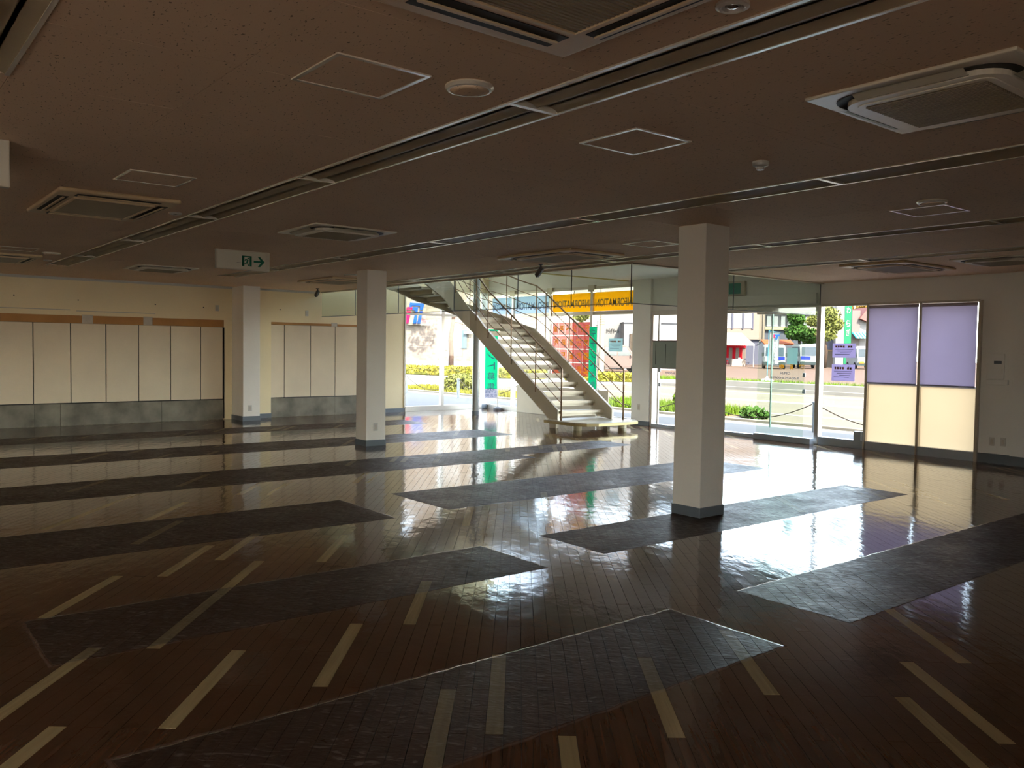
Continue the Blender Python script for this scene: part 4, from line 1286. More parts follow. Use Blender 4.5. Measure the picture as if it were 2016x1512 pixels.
# brick building on the left
BRICK = mat('pale_brick', (0.3, 0.26, 0.21), 0.85)
def brickify(m, c1, c2, c3, sc):
    t = m.node_tree
    b = t.nodes['Principled BSDF']
    tc = t.nodes.new('ShaderNodeTexCoord')
    mp = t.nodes.new('ShaderNodeMapping')
    mp.inputs['Rotation'].default_value = (math.pi / 2, 0, 0)
    t.links.new(tc.outputs['Object'], mp.inputs[0])
    br = t.nodes.new('ShaderNodeTexBrick')
    br.inputs['Color1'].default_value = (*c1, 1)
    br.inputs['Color2'].default_value = (*c2, 1)
    br.inputs['Mortar'].default_value = (*c3, 1)
    br.inputs['Scale'].default_value = sc
    br.inputs['Mortar Size'].default_value = 0.015
    t.links.new(mp.outputs[0], br.inputs['Vector'])
    t.links.new(br.outputs['Color'], b.inputs['Base Color'])
brickify(BRICK, (0.10, 0.082, 0.066), (0.066, 0.054, 0.044), (0.09, 0.076, 0.062), 2.0)
WINM = mat('far_window', (0.16, 0.24, 0.27), 0.15)
STONE = mat('grey_plinth', (0.36, 0.36, 0.40), 0.8)
D = 58.0
bb = ext('brick_building', 'pale brick building with a blue and pink logo across the side street', 'building', 900, D)
xa, xb = wpx(700 - 900, D), wpx(1053 - 900, D)
mk('wall', bbox(xa, xb, 0, 8, 0.55, 11), BRICK, bb, local=True)
mk('plinth', bbox(xa - .1, xb + .1, -0.1, 8, 0, 0.55), STONE, bb, local=True)
for (u0, u1, v0, v1) in ((905, 919, 649, 687), (876, 881, 649, 690), (1010, 1022, 655, 690), (740, 752, 640, 690)):
    a, b = wpx(u0 - 900, D), wpx(u1 - 900, D)
    z0, z1 = zpx(u0, v1, D), zpx(u0, v0, D)
    wn = mk('window', bbox(a, b, -0.06, 0.0, z0, z1, 0.02, 1), mat('window_frame_dark', (0.22, 0.22, 0.22), 0.5), bb, local=True)
    mk('pane', bbox(a + .06, b - .06, -0.08, -0.06, z0 + .06, z1 - .06), WINM, wn, local=True)
mk('gutter_bar', bbox(wpx(913 - 900, D), wpx(960 - 900, D), -0.3, -0.05, zpx(930, 657, D), zpx(930, 654, D)), WHITE, bb, local=True)
lg = thing('wall_logo', 'blue and pink logo sign on the pale brick building', 'sign', base_at(815, D - 0.35), RZ)
P = lambda u, v: (wpx(u - 815, D - .35), zpx(815, v, D - .35))
LBLUE = mat('logo_blue', (0.015, 0.10, 0.62), 0.4)
LPINK = mat('logo_pink', (0.70, 0.01, 0.09), 0.4)
mk('logo_blue_arch', prism(B(), [P(806, 596), P(834, 598), P(831, 610), P(825.5, 610), P(826, 604), P(823, 602), P(809, 602), P(809, 606), P(805, 606)], 'y', -0.12, 0), LBLUE, lg, local=True)
mk('logo_blue_bar', prism(B(), [P(811, 605), P(822, 605), P(821, 610), P(818.5, 637), P(812, 637), P(817, 612), P(811, 611)], 'y', -0.12, 0), LBLUE, lg, local=True)
mk('logo_blue_leg', prism(B(), [P(825, 613), P(830.5, 613), P(826.5, 637), P(820.5, 637)], 'y', -0.12, 0), LBLUE, lg, local=True)
mk('logo_pink_cap', prism(B(), [P(800, 605), P(811, 605), P(810, 610.5), P(799, 610.5)], 'y', -0.12, 0), LPINK, lg, local=True)
mk('logo_pink_leg', prism(B(), [P(799, 613), P(808, 613), P(803, 637), P(797, 637)], 'y', -0.12, 0), LPINK, lg, local=True)
mk('logo_lettering', place_text('ANNA', 0.3, (wpx(835 - 815, D), -0.06, zpx(835, 633.5, D)), wpx(14, D), wpx(7, D), False, 0.03, 0.004), LPINK, lg, local=True)
mk('logo_back_panel', bbox(wpx(796 - 815, D), wpx(837 - 815, D), 0.0, 0.10, zpx(815, 640, D), zpx(815, 593, D)), BRICK, lg, local=True)

# grey brick wing and the white hall
D = 62.0
GBR = mat('grey_brick', (0.36, 0.33, 0.30), 0.85)
brickify(GBR, (0.36, 0.33, 0.29), (0.30, 0.27, 0.24), (0.36, 0.33, 0.3), 2.0)
gw = ext('brick_wing', 'grey-brown brick wing behind the red notice', 'building', 1070, D)
mk('wall', bbox(wpx(1056 - 1070, D), wpx(1126 - 1070, D), 0, 6, 0, 9), GBR, gw, local=True)
mk('sign_strip', bbox(wpx(1092 - 1070, D), wpx(1106 - 1070, D), -0.1, 0, zpx(1095, 622, D), zpx(1095, 617, D)), LPINK, gw, local=True)
D = 66.0
wh = ext('white_hall', 'white hall building with brown lettering beside the pier', 'building', 1210, D)
mk('wall', bbox(wpx(1128 - 1210, D), wpx(1330 - 1210, D), 0, 10, 0, 12), mat('hall_white', (0.32, 0.30, 0.285), 0.8, var=0.04), wh, local=True)
mk('lettering', place_text('わらぎホール', 0.8, (wpx(1204 - 1210, D), -0.06, zpx(1204, 651, D)), wpx(25, D), wpx(9, D), False, 0.04), mat('hall_letter', (0.10, 0.09, 0.08), 0.7), wh, local=True)
an = mk('annex', bbox(wpx(1220 - 1210, D), wpx(1330 - 1210, D), -2.0, 0, 0, zpx(1230, 637, D)), mat('annex_grey', (0.32, 0.31, 0.31), 0.8, var=0.08), wh, local=True)
mk('annex_coping', bbox(wpx(1219 - 1210, D), wpx(1331 - 1210, D), -2.1, 0, zpx(1230, 637, D), zpx(1230, 635.5, D)), STONE, an, local=True)
for k in range(16):
    a = wpx(1231 + 1.5 * k - 1210, D)
    mk('gate_slat', bbox(a, a + 0.035, -2.12, -2.06, 0.3, zpx(1240, 658, D)), mat('slat_brown', (0.20, 0.15, 0.11), 0.7), wh, local=True)
mk('gate_backing', bbox(wpx(1231 - 1210, D), wpx(1255 - 1210, D), -2.05, -2.0, 0.3, zpx(1240, 658, D)), mat('gate_back', (0.10, 0.08, 0.07), 0.8), wh, local=True)

# trees
def tree(label, u, D, trunk, r, crowns, m, leafn=900, leafs=0.16, name='street_tree'):
    t = ext(name, label, 'tree', u, D)
    tb = tube(B(), trunk, r, 9, r * 0.55)
    mk('trunk', tb, BARK, t, local=True, smooth=True)
    for (c, rr) in crowns:
        def reg():
            while True:
                p = [RG.uniform(-1, 1) for _ in range(3)]
                q = sum(v * v for v in p)
                if 0.15 < q < 1:
                    return tuple(c[k] + p[k] * rr[k] for k in range(3))
        mk('foliage', leaves(B(), reg, leafn, leafs, RG), m, t, local=True, kind='stuff')
    return t
D = 52.0
tr1 = tree('bare leaning tree trunk in front of the pale brick building', 887, D, [(0, 0, 0), (0.03, 0, 1.0), (-0.03, 0, 2.0), (0.05, 0, 2.7), (0.15, 0, 3.4), (0.1, 0, 5.0)], 0.17, [((0.2, 0, 8.6), (0.9, 0.9, 0.6))], LEAFY, 160)
mk('branch', tube(B(), [(0.10, 0, 3.0), (0.35, -0.05, 3.05), (0.62, -0.1, 2.95), (0.75, -0.1, 2.9)], 0.05, 7, 0.025), BARK, tr1, local=True)
D = 56.0
tree('thin palm-like tree above the red notice', 1150, D, [(0, 0, 0), (0.02, 0, 2.0), (-0.05, 0, 3.2)], 0.10, [((-0.3, 0, 3.75), (0.55, 0.5, 0.45))], LEAFY, 260, 0.14)
tree('green tree in front of the balcony house', 1572, 88.0, [(0, 0, 0), (0.1, 0, 1.5), (-0.1, 0, 3.2)], 0.22, [((-0.3, 0, 3.6), (1.3, 1.2, 0.9)), ((-0.4, 0, 5.0), (0.9, 0.9, 0.9)), ((1.0, -.2, 3.2), (1.2, 1.0, 0.8))], LEAFG, 1100, 0.17)
tree('olive pine tree beside the storefront frame', 1622, 84.0, [(0, 0, 0), (0.15, 0, 1.6), (-0.1, 0, 3.4)], 0.2, [((0, 0, 5.3), (1.5, 1.2, 0.8)), ((-0.9, 0, 4.6), (1.1, 1.0, 0.6)), ((0.8, 0, 4.3), (1.0, 0.9, 0.7)), ((0.1, 0, 3.3), (1.1, 0.9, 0.6))], LEAFY, 800, 0.15, name='pine_tree')
tree('autumn tree above the teal awning', 1690, 112.0, [(0, 0, 0), (0.1, 0, 3.0), (0, 0, 6.0)], 0.25, [((0, 0, 7.2), (1.6, 1.3, 1.0))], mat('leaf_orange', (0.50, 0.28, 0.06), 0.7, var=0.4), 600, 0.2)

# utility pole
D = 55.0
po = ext('utility_pole', 'cream utility pole left of the parked car', 'pole', 1183, D)
mk('shaft', lathe(B(), [(0, 0), (0.19, 0), (0.19, 1.3), (0.15, 1.3), (0.13, 7.5), (0, 7.5)], 0, 0, 14), mat('pole_cream', (0.50, 0.42, 0.30), 0.8), po, local=True)
bm = B()
for k in range(9):
    z = 3.1 + k * 0.16
    tube(bm, [(0.15 * math.cos(a), 0.15 * math.sin(a), z + 0.05 * a / 6.28) for a in [i * 0.7 for i in range(10)]], 0.012, 5)
mk('spiral_band', bm, mat('band_brown', (0.36, 0.22, 0.12), 0.7), po, local=True)

# vehicles
def vehicle(name, label, u, D, turn, prof, width, glass_side, glass_front, wheels, paint, stripe=None, roof=None, scale=1.0):
    """prof: side outline (x forward, z); local -y .. +y is the width"""
    t = ext(name, label, 'car' if 'car' in name else 'van', u, D, turn=turn)
    sc = scale
    S = lambda P_: [(x * sc, z * sc) for x, z in P_]
    hw = width * sc / 2
    bm = prism(B(), S(prof), 'y', -hw, hw)
    es = [e for e in bm.edges if abs(e.verts[0].co.y - e.verts[1].co.y) < 1e-4]
    bmesh.ops.bevel(bm, geom=es, offset=0.09 * sc, segments=3, affect='EDGES', profile=0.5)
    mk('body', bm, paint, t, local=True)
    gd = mat('vehicle_glass', (0.05, 0.09, 0.11), 0.06)
    for poly in glass_side:
        for s in (-1, 1):
            mk('side_window', prism(B(), S(poly), 'y', s * hw - (0.012 if s > 0 else 0.006), s * hw + (0.006 if s > 0 else 0.012)), gd, t, local=True)
    for (x0, z0, x1, z1, ins) in glass_front:
        d = Vector((x1 - x0, 0, z1 - z0)).normalized()
        nrm = Vector((-d.z, 0, d.x)) if x0 < 0 else Vector((d.z, 0, -d.x))
        g = B()
        vs_ = [g.verts.new(Vector((x * sc, y, z * sc)) + nrm * 0.012) for x, z, y in ((x0, z0, -hw + ins), (x0, z0, hw - ins), (x1, z1, hw - ins * 1.3), (x1, z1, -hw + ins * 1.3))]
        g.faces.new(vs_)
        bmesh.ops.solidify(g, geom=g.faces[:], thickness=0.01)
        mk('windscreen', g, gd, t, local=True)
    for (wx, wr) in wheels:
        for s in (-1, 1):
            wl_ = lathe(B(), [(0, -0.09 * sc), (wr * sc * .9, -0.09 * sc), (wr * sc, -0.06 * sc), (wr * sc, 0.06 * sc), (wr * sc * .9, 0.09 * sc), (0, 0.09 * sc)], 0, 0, 20)
            bmesh.ops.rotate(wl_, verts=wl_.verts[:], cent=(0, 0, 0), matrix=Matrix.Rotation(math.pi / 2, 3, 'X'))
            bmesh.ops.translate(wl_, verts=wl_.verts[:], vec=(wx * sc, s * (hw - 0.06), wr * sc))
            wo = mk('wheel', wl_, mat('tyre', (0.02, 0.02, 0.02), 0.8), t, local=True)
            hb = lathe(B(), [(0, 0.012), (wr * sc * .62, 0.004), (wr * sc * .62, -0.01), (0, -0.01)], 0, 0, 16)
            bmesh.ops.rotate(hb, verts=hb.verts[:], cent=(0, 0, 0), matrix=Matrix.Rotation(-s * math.pi / 2, 3, 'X'))
            bmesh.ops.translate(hb, verts=hb.verts[:], vec=(wx * sc, s * (hw + 0.035), wr * sc))
            mk('hubcap', hb, mat('hubcap', (0.55, 0.53, 0.5), 0.3, metal=0.5), wo, local=True)
    return t, hw, sc
boxy = [(-1.70, 0.28), (1.62, 0.28), (1.70, 0.45), (1.70, 0.82), (1.55, 0.98), (1.02, 1.06), (0.62, 1.62), (0.45, 1.70), (-1.45, 1.70), (-1.62, 1.60), (-1.72, 0.95)]
PINKC = mat('car_paint', (0.26, 0.185, 0.16), 0.35)
cart, hw, sc = vehicle('parked_car', 'small boxy pinkish silver car parked behind the stair window', 1212, 57.5, 0.05, boxy, 1.50,
        [[(0.88, 1.04), (0.52, 1.56), (-0.02, 1.58), (-0.02, 1.02)], [(-0.08, 1.02), (-0.08, 1.58), (-0.82, 1.58), (-0.82, 1.02)], [(-0.88, 1.02), (-0.88, 1.56), (-1.42, 1.56), (-1.55, 1.02)]],
        [(1.00, 1.09, 0.62, 1.62, 0.10), (-1.68, 1.0, -1.58, 1.58, 0.1)], [(1.08, 0.29), (-1.10, 0.29)], PINKC, scale=1.08)
mk('mirror', bbox(0.80, 0.92, -hw - 0.16, -hw, 1.06, 1.20, 0.03, 2), PINKC, cart, local=True)
mk('headlight', bbox(1.62, 1.80, -hw + 0.02, -hw + 0.4, 0.82, 1.0, 0.04, 2), mat('lamp_clear', (0.7, 0.7, 0.68), 0.1), cart, local=True)
mk('lower_skirt', bbox(-1.7, 1.7, -hw - 0.01, hw + 0.01, 0.26, 0.40, 0.03, 1), mat('skirt', (0.20, 0.15, 0.13), 0.5), cart, local=True)
VW = mat('van_white', (0.55, 0.54, 0.52), 0.3)
VB = mat('van_blue', (0.03, 0.05, 0.40), 0.3)
VDK = mat('van_dark', (0.06, 0.08, 0.08), 0.4)
vprof = [(-1.65, 0.30), (1.60, 0.30), (1.68, 0.5), (1.66, 0.95), (1.45, 1.72), (1.25, 1.86), (-1.55, 1.88), (-1.66, 1.7)]
def van(label, u, D, turn, blue_left, sc=1.12):
    t, hw, s = vehicle('parked_van', label, u, D, turn, vprof, 1.62, [[(1.40, 1.05), (1.25, 1.68), (0.55, 1.70), (0.55, 1.05)], [(0.45, 1.05), (0.45, 1.70), (-0.5, 1.70), (-0.5, 1.05)], [(-0.6, 1.05), (-0.6, 1.70), (-1.45, 1.70), (-1.45, 1.05)]],
                       [(1.655, 1.02, 1.47, 1.70, 0.12)], [(1.0, 0.29), (-1.05, 0.29)], VW, scale=sc)
    x = 1.69 * s
    mk('front_panel', bbox(x - 0.06, x + 0.01, -hw + 0.06, hw - 0.06, 0.66 * s, 0.99 * s, 0.01, 1), VW, t, local=True)
    mk('blue_panel', bbox(x, x + 0.02, (-hw + 0.05) if blue_left else 0.05, -0.05 if blue_left else hw - 0.05, 0.70 * s, 0.99 * s, 0.005, 1), VB, t, local=True)
    mk('bumper', bbox(x - 0.1, x + 0.05, -hw, hw, 0.30 * s, 0.56 * s, 0.03, 2), VDK, t, local=True)
    mk('roof_rack', bbox(-1.5 * s, 1.15 * s, -hw + 0.1, hw - 0.1, 1.88 * s, 1.94 * s, 0.02, 1), VW, t, local=True)
    for q in (-1, 1):
        mk('headlight', bbox(x - 0.02, x + 0.03, q * (hw - 0.25) - 0.15, q * (hw - 0.25) + 0.15, 0.58 * s, 0.68 * s, 0.02, 1), mat('lamp_clear', (0.7, 0.7, 0.68), 0.1), t, local=True)
        mk('mirror', bbox(1.3 * s, 1.42 * s, q * (hw + 0.1) - 0.08, q * (hw + 0.1) + 0.08, 1.0 * s, 1.3 * s, 0.02, 1), VDK, t, local=True)
    return t
van('white van with blue front panel behind the white banner', 1522, 77, -math.pi / 2 - 0.25, False)
van('white van with blue front panel left of the storefront frame', 1586, 80, -math.pi / 2 - 0.12, True, 1.18)
pv = van('white van seen right of the paper notices', 1694, 82, -math.pi / 2 - 0.1, False)
mk('number_plate', bbox(1.95, 1.97, -0.75, -0.3, 0.55, 0.75), mat('plate_orange', (0.6, 0.3, 0.05), 0.6), pv, local=True)

# event tent with red and white curtain
D = 84.0
tn = ext('event_tent', 'white event tent with red and white striped curtain', 'tent', 1445, D)
TW, TD, TE, TR = 3.8, 3.2, 2.30, 3.15
cv = translucent_mat('tent_canvas', (0.80, 0.74, 0.70), 0.25)
roof = B()
ridge_a, ridge_b = (-TW / 2, TD / 2, TR + 0.25), (TW / 2 - 0.85, TD / 2, TR + 0.25)
A_ = [(-TW / 2, 0, TE), (TW / 2, 0, TE), (TW / 2, TD, TE), (-TW / 2, TD, TE)]
va = [roof.verts.new(p) for p in A_ + [ridge_a, ridge_b]]
for f in ((0, 1, 5, 4), (2, 3, 4, 5), (1, 2, 5), (3, 0, 4)):
    roof.faces.new([va[i] for i in f])
bmesh.ops.solidify(roof, geom=roof.faces[:], thickness=0.03)
mk('roof', roof, cv, tn, local=True)
vl = B()
n = 20
for i in range(n):
    a, b = -TW / 2 + TW * i / n, -TW / 2 + TW * (i + 1) / n
    prism(vl, [(a, TE), (b, TE), (b, TE - 0.14), ((a + b) / 2, TE - 0.22), (a, TE - 0.14)], 'y', -0.02, 0)
mk('valance', vl, cv, tn, local=True)
RED = mat('curtain_red', (0.95, 0.012, 0.035), 0.7)
CRM = mat('curtain_white', (0.56, 0.44, 0.36), 0.7)
nst = 11
for i in range(nst):
    a, b = -TW / 2 + TW * i / nst, -TW / 2 + TW * (i + 1) / nst
    bm = B()
    va, vb_ = [], []
    for k in range(5):
        x = a + (b - a) * k / 4
        y = TD - 0.3 + 0.05 * math.sin(x * 9)
        va.append(bm.verts.new((x, y, 0.15)))
        vb_.append(bm.verts.new((x, y, TE)))
    for k in range(4):
        bm.faces.new((va[k], va[k + 1], vb_[k + 1], vb_[k]))
    bmesh.ops.solidify(bm, geom=bm.faces[:], thickness=0.02)
    mk('curtain_stripe', bm, RED if i % 2 else CRM, tn, local=True)
mk('curtain_band', bbox(-TW / 2, TW / 2, TD - 0.42, TD - 0.36, TE - 0.42, TE - 0.1), RED, tn, local=True)
for x in (-TW / 2, TW / 2):
    for y in (0.02, TD):
        mk('pole', tube(B(), [(x, y, 0), (x, y, TE)], 0.03, 8), ALU, tn, local=True)
tb_ = thing('covered_table', 'table with white cloth under the event tent', 'table', base_at(1450, D + 1.2), RZ)
tc_ = bbox(-0.55, 0.55, -0.3, 0.3, 0.0, 0.74, 0.02, 1)
for v in tc_.verts:
    if v.co.z < 0.3:
        v.co.x *= 1.12
        v.co.y *= 1.15
mk('table_cloth', tc_, CRM, tb_, local=True)
mk('table_top', bbox(-0.56, 0.56, -0.31, 0.31, 0.74, 0.76, 0.004, 1), mat('cloth_top', (0.7, 0.66, 0.6), 0.7), tb_, local=True)
mk('small_box', bbox(0.1, 0.3, -0.1, 0.05, 0.76, 0.88, 0.01, 1), mat('cloth_top', (0.7, 0.66, 0.6)), tb_, local=True)
CHM = mat('chair_steel', (0.12, 0.10, 0.12), 0.4, metal=0.4)
def folding_chair(label, u, D, turn):
    t = thing('folding_chair', label, 'chair', base_at(u, D), RZ + turn, group='folding chairs at the tent')
    mk('seat', bbox(-0.22, 0.22, -0.2, 0.2, 0.42, 0.46, 0.015, 2), CHM, t, local=True)
    mk('backrest', bbox(-0.22, 0.22, 0.20, 0.24, 0.62, 0.84, 0.015, 2), CHM, t, local=True)
    for s in (-1, 1):
        mk('leg', tube(B(), [(s * 0.23, -0.25, 0), (s * 0.23, 0.0, 0.42), (s * 0.23, 0.23, 0.86)], 0.015, 7), CHM, t, local=True)
        mk('leg', tube(B(), [(s * 0.2, 0.25, 0), (s * 0.2, -0.15, 0.45)], 0.015, 7), CHM, t, local=True)
    return t
folding_chair('dark folding chair right of the covered table', 1470, D + 0.6, 0.9)
folding_chair('dark folding chair left of the covered table, next to the column edge', 1428, D + 0.8, -0.9)

# buildings behind the tent
D = 98.0
BRN = mat('facade_brown', (0.34, 0.26, 0.21), 0.85, var=0.06)
DKB = mat('facade_dark', (0.13, 0.13, 0.17), 0.85, var=0.1)
b1 = ext('brown_building', 'brown building with white windows behind the event tent', 'building', 1440, D)
W = lambda u: wpx(u - 1440, D)
Z = lambda v: zpx(1450, v, D)
mk('wall', bbox(W(1330), W(1503), 0, 8, Z(668), 14), BRN, b1, local=True)
mk('lower_wall', bbox(W(1330), W(1500), 0.3, 8, 0, Z(668)), DKB, b1, local=True)
for u0, u1 in ((1342, 1356), (1361, 1375), (1380, 1394), (1401, 1415), (1423, 1437), (1441, 1458), (1462, 1477)):
    wn = mk('window', bbox(W(u0), W(u1), -0.05, 0.05, Z(647), Z(608), 0.02, 1), mat('window_white', (0.56, 0.55, 0.55), 0.5), b1, local=True)
    mk('window_side', bbox(W(u1), W(u1 + 3), -0.12, 0.05, Z(648), Z(607)), DKB, wn, local=True)
    for k in range(5):
        z = Z(642 - 7 * k)
        mk('blind_line', bbox(W(u0) + 0.02, W(u1) - 0.02, -0.06, -0.045, z, z + 0.03), mat('blind_line', (0.45, 0.44, 0.44), 0.6), wn, local=True)
mk('drain_pipe', tube(B(), [(W(1499), -0.1, Z(610)), (W(1499), -0.1, Z(668)), (W(1492), -0.1, Z(672))], 0.06, 8), BRN, b1, local=True)
D = 104.0
b2 = ext('balcony_house', 'grey and cream house with balcony windows behind the vans', 'building', 1560, D)
W = lambda u: wpx(u - 1560, D)
Z = lambda v: zpx(1560, v, D)
mk('lower_wall', bbox(W(1496), W(1640), 0, 8, 0, Z(650)), DKB, b2, local=True)
mk('upper_wall', bbox(W(1496), W(1640), 0.8, 8, Z(650), Z(588)), mat('house_grey', (0.30, 0.28, 0.28), 0.8), b2, local=True)
mk('balcony_edge', bbox(W(1502), W(1604), -0.4, 0.8, Z(650), Z(645)), mat('house_cream', (0.60, 0.48, 0.26), 0.7), b2, local=True)
mk('balcony_post', bbox(W(1564), W(1568), -0.2, 0.6, Z(645), Z(605)), mat('house_cream', (0.60, 0.48, 0.26)), b2, local=True)
mk('eave', bbox(W(1496), W(1640), -0.4, 1.2, Z(614), Z(608)), mat('house_cream', (0.6, 0.48, 0.26)), b2, local=True)
mk('roof', prism(B(), [(-1.2, Z(608)), (9, Z(608)), (4, Z(585))], 'x', W(1494), W(1644)), mat('roof_dark', (0.14, 0.13, 0.14), 0.7), b2, local=True)
for u0, u1 in ((1509, 1519), (1523, 1533), (1537, 1547), (1550, 1560), (1582, 1597)):
    wn = mk('window', bbox(W(u0), W(u1), 0.72, 0.8, Z(644), Z(622), 0.02, 1), mat('window_frame_dark', (0.22, 0.22, 0.22)), b2, local=True)
    mk('pane', bbox(W(u0) + .06, W(u1) - .06, 0.69, 0.72, Z(643), Z(623)), mat('pane_grey', (0.30, 0.30, 0.34), 0.2), wn, local=True)
aw = ext('red_awning', 'orange-red awning over the vans', 'awning', 1533, 90)
mk('canopy', prism(B(), [(0, 2.25), (1.4, 2.75), (1.4, 2.85), (0, 2.4)], 'x', wpx(1503 - 1533, 90), wpx(1562 - 1533, 90)), mat('awning_red', (0.62, 0.14, 0.06), 0.7), aw, local=True)
for x in (wpx(1504 - 1533, 90), wpx(1561 - 1533, 90)):
    mk('support', tube(B(), [(x, 0.1, 0), (x, 0.1, 2.3)], 0.04, 7), ALU, aw, local=True)

# white banner on a blue pole with a water-filled base
D = 42.0
wb = ext('white_banner', 'white vertical banner with red and blue mark on a weighted stand', 'banner', 1510, D)
mk('weighted_base', lathe(B(), [(0, 0), (0.30, 0), (0.33, 0.08), (0.24, 0.17), (0.06, 0.21), (0.05, 0.30), (0, 0.30)], 0, 0, 24), mat('base_white', (0.7, 0.7, 0.7), 0.4), wb, local=True, smooth=True)
mk('pole', tube(B(), [(0, 0, 0.2), (0.02, 0, 1.5), (0.04, 0, 2.62)], 0.016, 8), mat('pole_blue', (0.10, 0.40, 0.55), 0.4), wb, local=True)
mk('cross_arm', tube(B(), [(0.03, 0, 2.55), (0.62, 0, 2.48)], 0.012, 6), mat('pole_blue', (0.1, 0.4, 0.55)), wb, local=True)
def cloth(x0, x1, z0, z1, bend, nx=8, nz=16, skew=0.0, th=0.006):
    bm = B()
    G = []
    for j in range(nz + 1):
        z = z0 + (z1 - z0) * j / nz
        row_ = []
        for i in range(nx + 1):
            f = i / nx
            x = x0 + (x1 - x0) * f + skew * (1 - j / nz)
            row_.append(bm.verts.new((x, bend * math.sin(f * 5 + j * 0.35), z)))
        G.append(row_)
    for j in range(nz):
        for i in range(nx):
            bm.faces.new((G[j][i], G[j][i + 1], G[j + 1][i + 1], G[j + 1][i]))
    bmesh.ops.solidify(bm, geom=bm.faces[:], thickness=th)
    return bm
mk('banner_cloth', cloth(0.06, 0.58, 0.85, 2.50, 0.05, skew=-0.05), translucent_mat('banner_white', (0.86, 0.86, 0.86), 0.4), wb, local=True, smooth=True)
mk('banner_mark', prism(B(), [(0.30, 2.38), (0.56, 2.38), (0.53, 2.30), (0.46, 2.30), (0.42, 2.12), (0.34, 2.12), (0.37, 2.30), (0.30, 2.30)], 'y', -0.08, -0.075), LBLUE, wb, local=True)
mk('banner_mark_red', prism(B(), [(0.24, 2.38), (0.32, 2.38), (0.29, 2.22), (0.22, 2.22)], 'y', -0.08, -0.075), LPINK, wb, local=True)
for k in range(6):
    mk('banner_stroke', bbox(0.36 - .01 * k, 0.40 - .005 * k, -0.08, -0.075, 2.0 - 0.16 * k - 0.09, 2.0 - 0.16 * k), LETB, wb, local=True)
mk('banner_seal', bbox(0.36, 0.52, -0.08, -0.075, 0.92, 1.06), INK, wb, local=True)

# green tenant banners just outside the stair glazing
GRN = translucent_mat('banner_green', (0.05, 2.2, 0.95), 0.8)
def green_banner(label, u, D, w_, z0, z1, chars, zpos, h_, right_pole=True, foot=None):
    t = ext('green_banner', label, 'banner', u, D, group='green tenant banners')
    t.location.z = 0.0
    mk('banner_cloth', cloth(-w_ / 2, w_ / 2, z0, z1, 0.012, skew=0.0), GRN, t, local=True, smooth=True)
    px = w_ / 2 + 0.015
    mk('pole', tube(B(), [(px, 0.02, 0), (px, 0.02, z1 + 0.12)], 0.012, 8), ALU, t, local=True)
    mk('stand_base', lathe(B(), [(0, 0), (0.1, 0), (0.1, 0.05), (0.03, 0.08), (0, 0.08)], px, 0.02, 18), mat('base_white', (0.7, 0.7, 0.7)), t, local=True)
    mk('top_arm', tube(B(), [(px, 0.02, z1 + 0.02), (-w_ / 2, 0.0, z1 + 0.02)], 0.008, 6), ALU, t, local=True)
    for k, ch in enumerate(chars):
        mk('character', place_text(ch, 0.2, (0, -0.025, zpos - k * h_), w_ * 0.62, h_ * 0.72, True, 0.003), LETB, t, local=True)
    if foot:
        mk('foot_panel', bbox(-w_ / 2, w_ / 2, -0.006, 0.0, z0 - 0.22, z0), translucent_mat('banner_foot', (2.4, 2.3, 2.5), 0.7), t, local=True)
        mk('foot_text', place_text(foot[0], 0.1, (0, -0.012, z0 - 0.07), w_ * 0.9, 0.075, True, 0.002), LETB, t, local=True)
        mk('foot_text', place_text(foot[1], 0.1, (0, -0.012, z0 - 0.16), w_ * 0.95, 0.07, True, 0.002), LETB, t, local=True)
D = 20.35
green_banner('green tenant banner left of the staircase', 966.5, D, 0.30, zpx(965, 767, D), zpx(965, 650, D), 'テナント募集', zpx(965, 661, D) + 0.01, wpx(20.5, D), True, ('心不動産', '0120-001'))
D = 17.5
green_banner('narrow green tenant banner right of the red notice', 1166, D, 0.16, zpx(1167, 768, D), zpx(1167, 645, D), 'テナント募集', zpx(1167, 660, D), wpx(20, D))

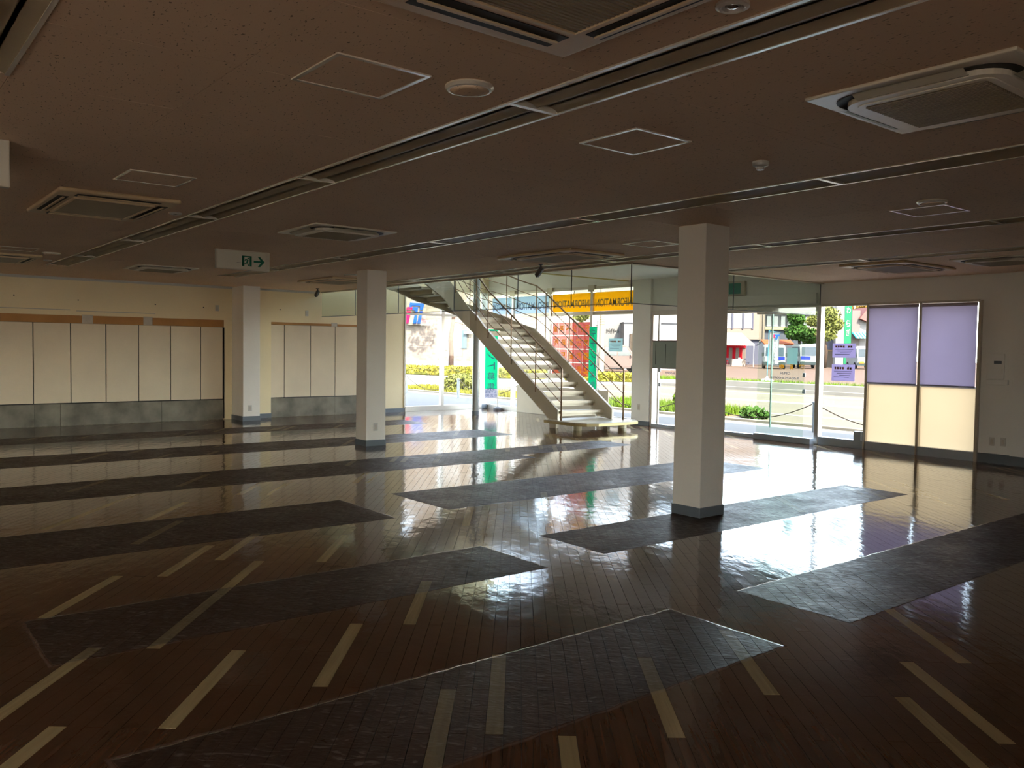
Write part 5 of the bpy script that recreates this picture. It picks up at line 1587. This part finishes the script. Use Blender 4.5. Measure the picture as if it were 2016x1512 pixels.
# green sign tower with white pillar, awning house, boundary wall
D = 86.0
sg = ext('sign_tower', 'green vertical sign with white characters on a white pillar', 'sign', 1660, D)
W = lambda u: wpx(u - 1660, D)
mk('pillar', bbox(W(1643), W(1659), 0, 0.6, 0, 8.5), mat('pillar_white', (0.60, 0.55, 0.52), 0.7), sg, local=True)
mk('pillar_groove', bbox(W(1650.5), W(1651.5), -0.02, 0, 0, 8.5), STONE, sg, local=True)
mk('sign_panel', bbox(W(1659), W(1672.5), -0.05, 0.5, 0.4, 8.3), mat('sign_green', (0.03, 0.26, 0.12), 0.5), sg, local=True)
for ch, v in (('や', 590), ('わ', 611), ('ら', 637), ('ぎ', 655)):
    mk('character', place_text(ch, 0.6, (W(1666), -0.07, zpx(1666, v, D)), wpx(8, D), wpx(13, D), False, 0.03, 0.01), mat('sign_letter', (0.7, 0.7, 0.66), 0.6), sg, local=True)
D = 100.0
hs = ext('awning_house', 'white house with teal striped awning and reddish roof beside the blind', 'building', 1695, D)
W = lambda u: wpx(u - 1695, D)
Z = lambda v: zpx(1695, v, D)
mk('wall', bbox(W(1672), W(1760), 0, 6, 0, Z(622)), mat('house_pale', (0.50, 0.47, 0.45), 0.8), hs, local=True)
mk('brown_wall', bbox(W(1672), W(1688), -0.3, 0, Z(700), Z(612)), mat('house_brown', (0.26, 0.22, 0.20), 0.8), hs, local=True)
mk('roof', prism(B(), [(W(1684), Z(628)), (W(1710), Z(638)), (W(1765), Z(655)), (W(1765), Z(615)), (W(1700), Z(606))], 'y', -0.8, 6), mat('roof_red', (0.40, 0.16, 0.14), 0.7), hs, local=True)
for k in range(12):
    a = W(1672 + 3.1 * k)
    mk('awning_stripe', prism(B(), [(-1.6, Z(667)), (-0.3, Z(656)), (-0.3, Z(655)), (-1.6, Z(666))], 'x', a, a + wpx(3.1, D)), mat('awning_teal', (0.03, 0.36, 0.36), 0.6) if k % 2 == 0 else mat('awning_white', (0.6, 0.66, 0.64), 0.6), hs, local=True)
D = 88.0
bw = ext('boundary_wall', 'brown boundary wall between the storefront frame and the notices', 'wall', 1630, D)
mk('wall', bbox(wpx(1610 - 1630, D), wpx(1645 - 1630, D), 0, 0.3, 0, zpx(1630, 691, D)), mat('boundary_brown', (0.30, 0.23, 0.17), 0.85, var=0.1), bw, local=True)
mk('coping', bbox(wpx(1610 - 1630, D), wpx(1645 - 1630, D), -0.05, 0.35, zpx(1630, 691, D), zpx(1630, 689, D)), mat('coping_orange', (0.55, 0.34, 0.14), 0.8), bw, local=True)
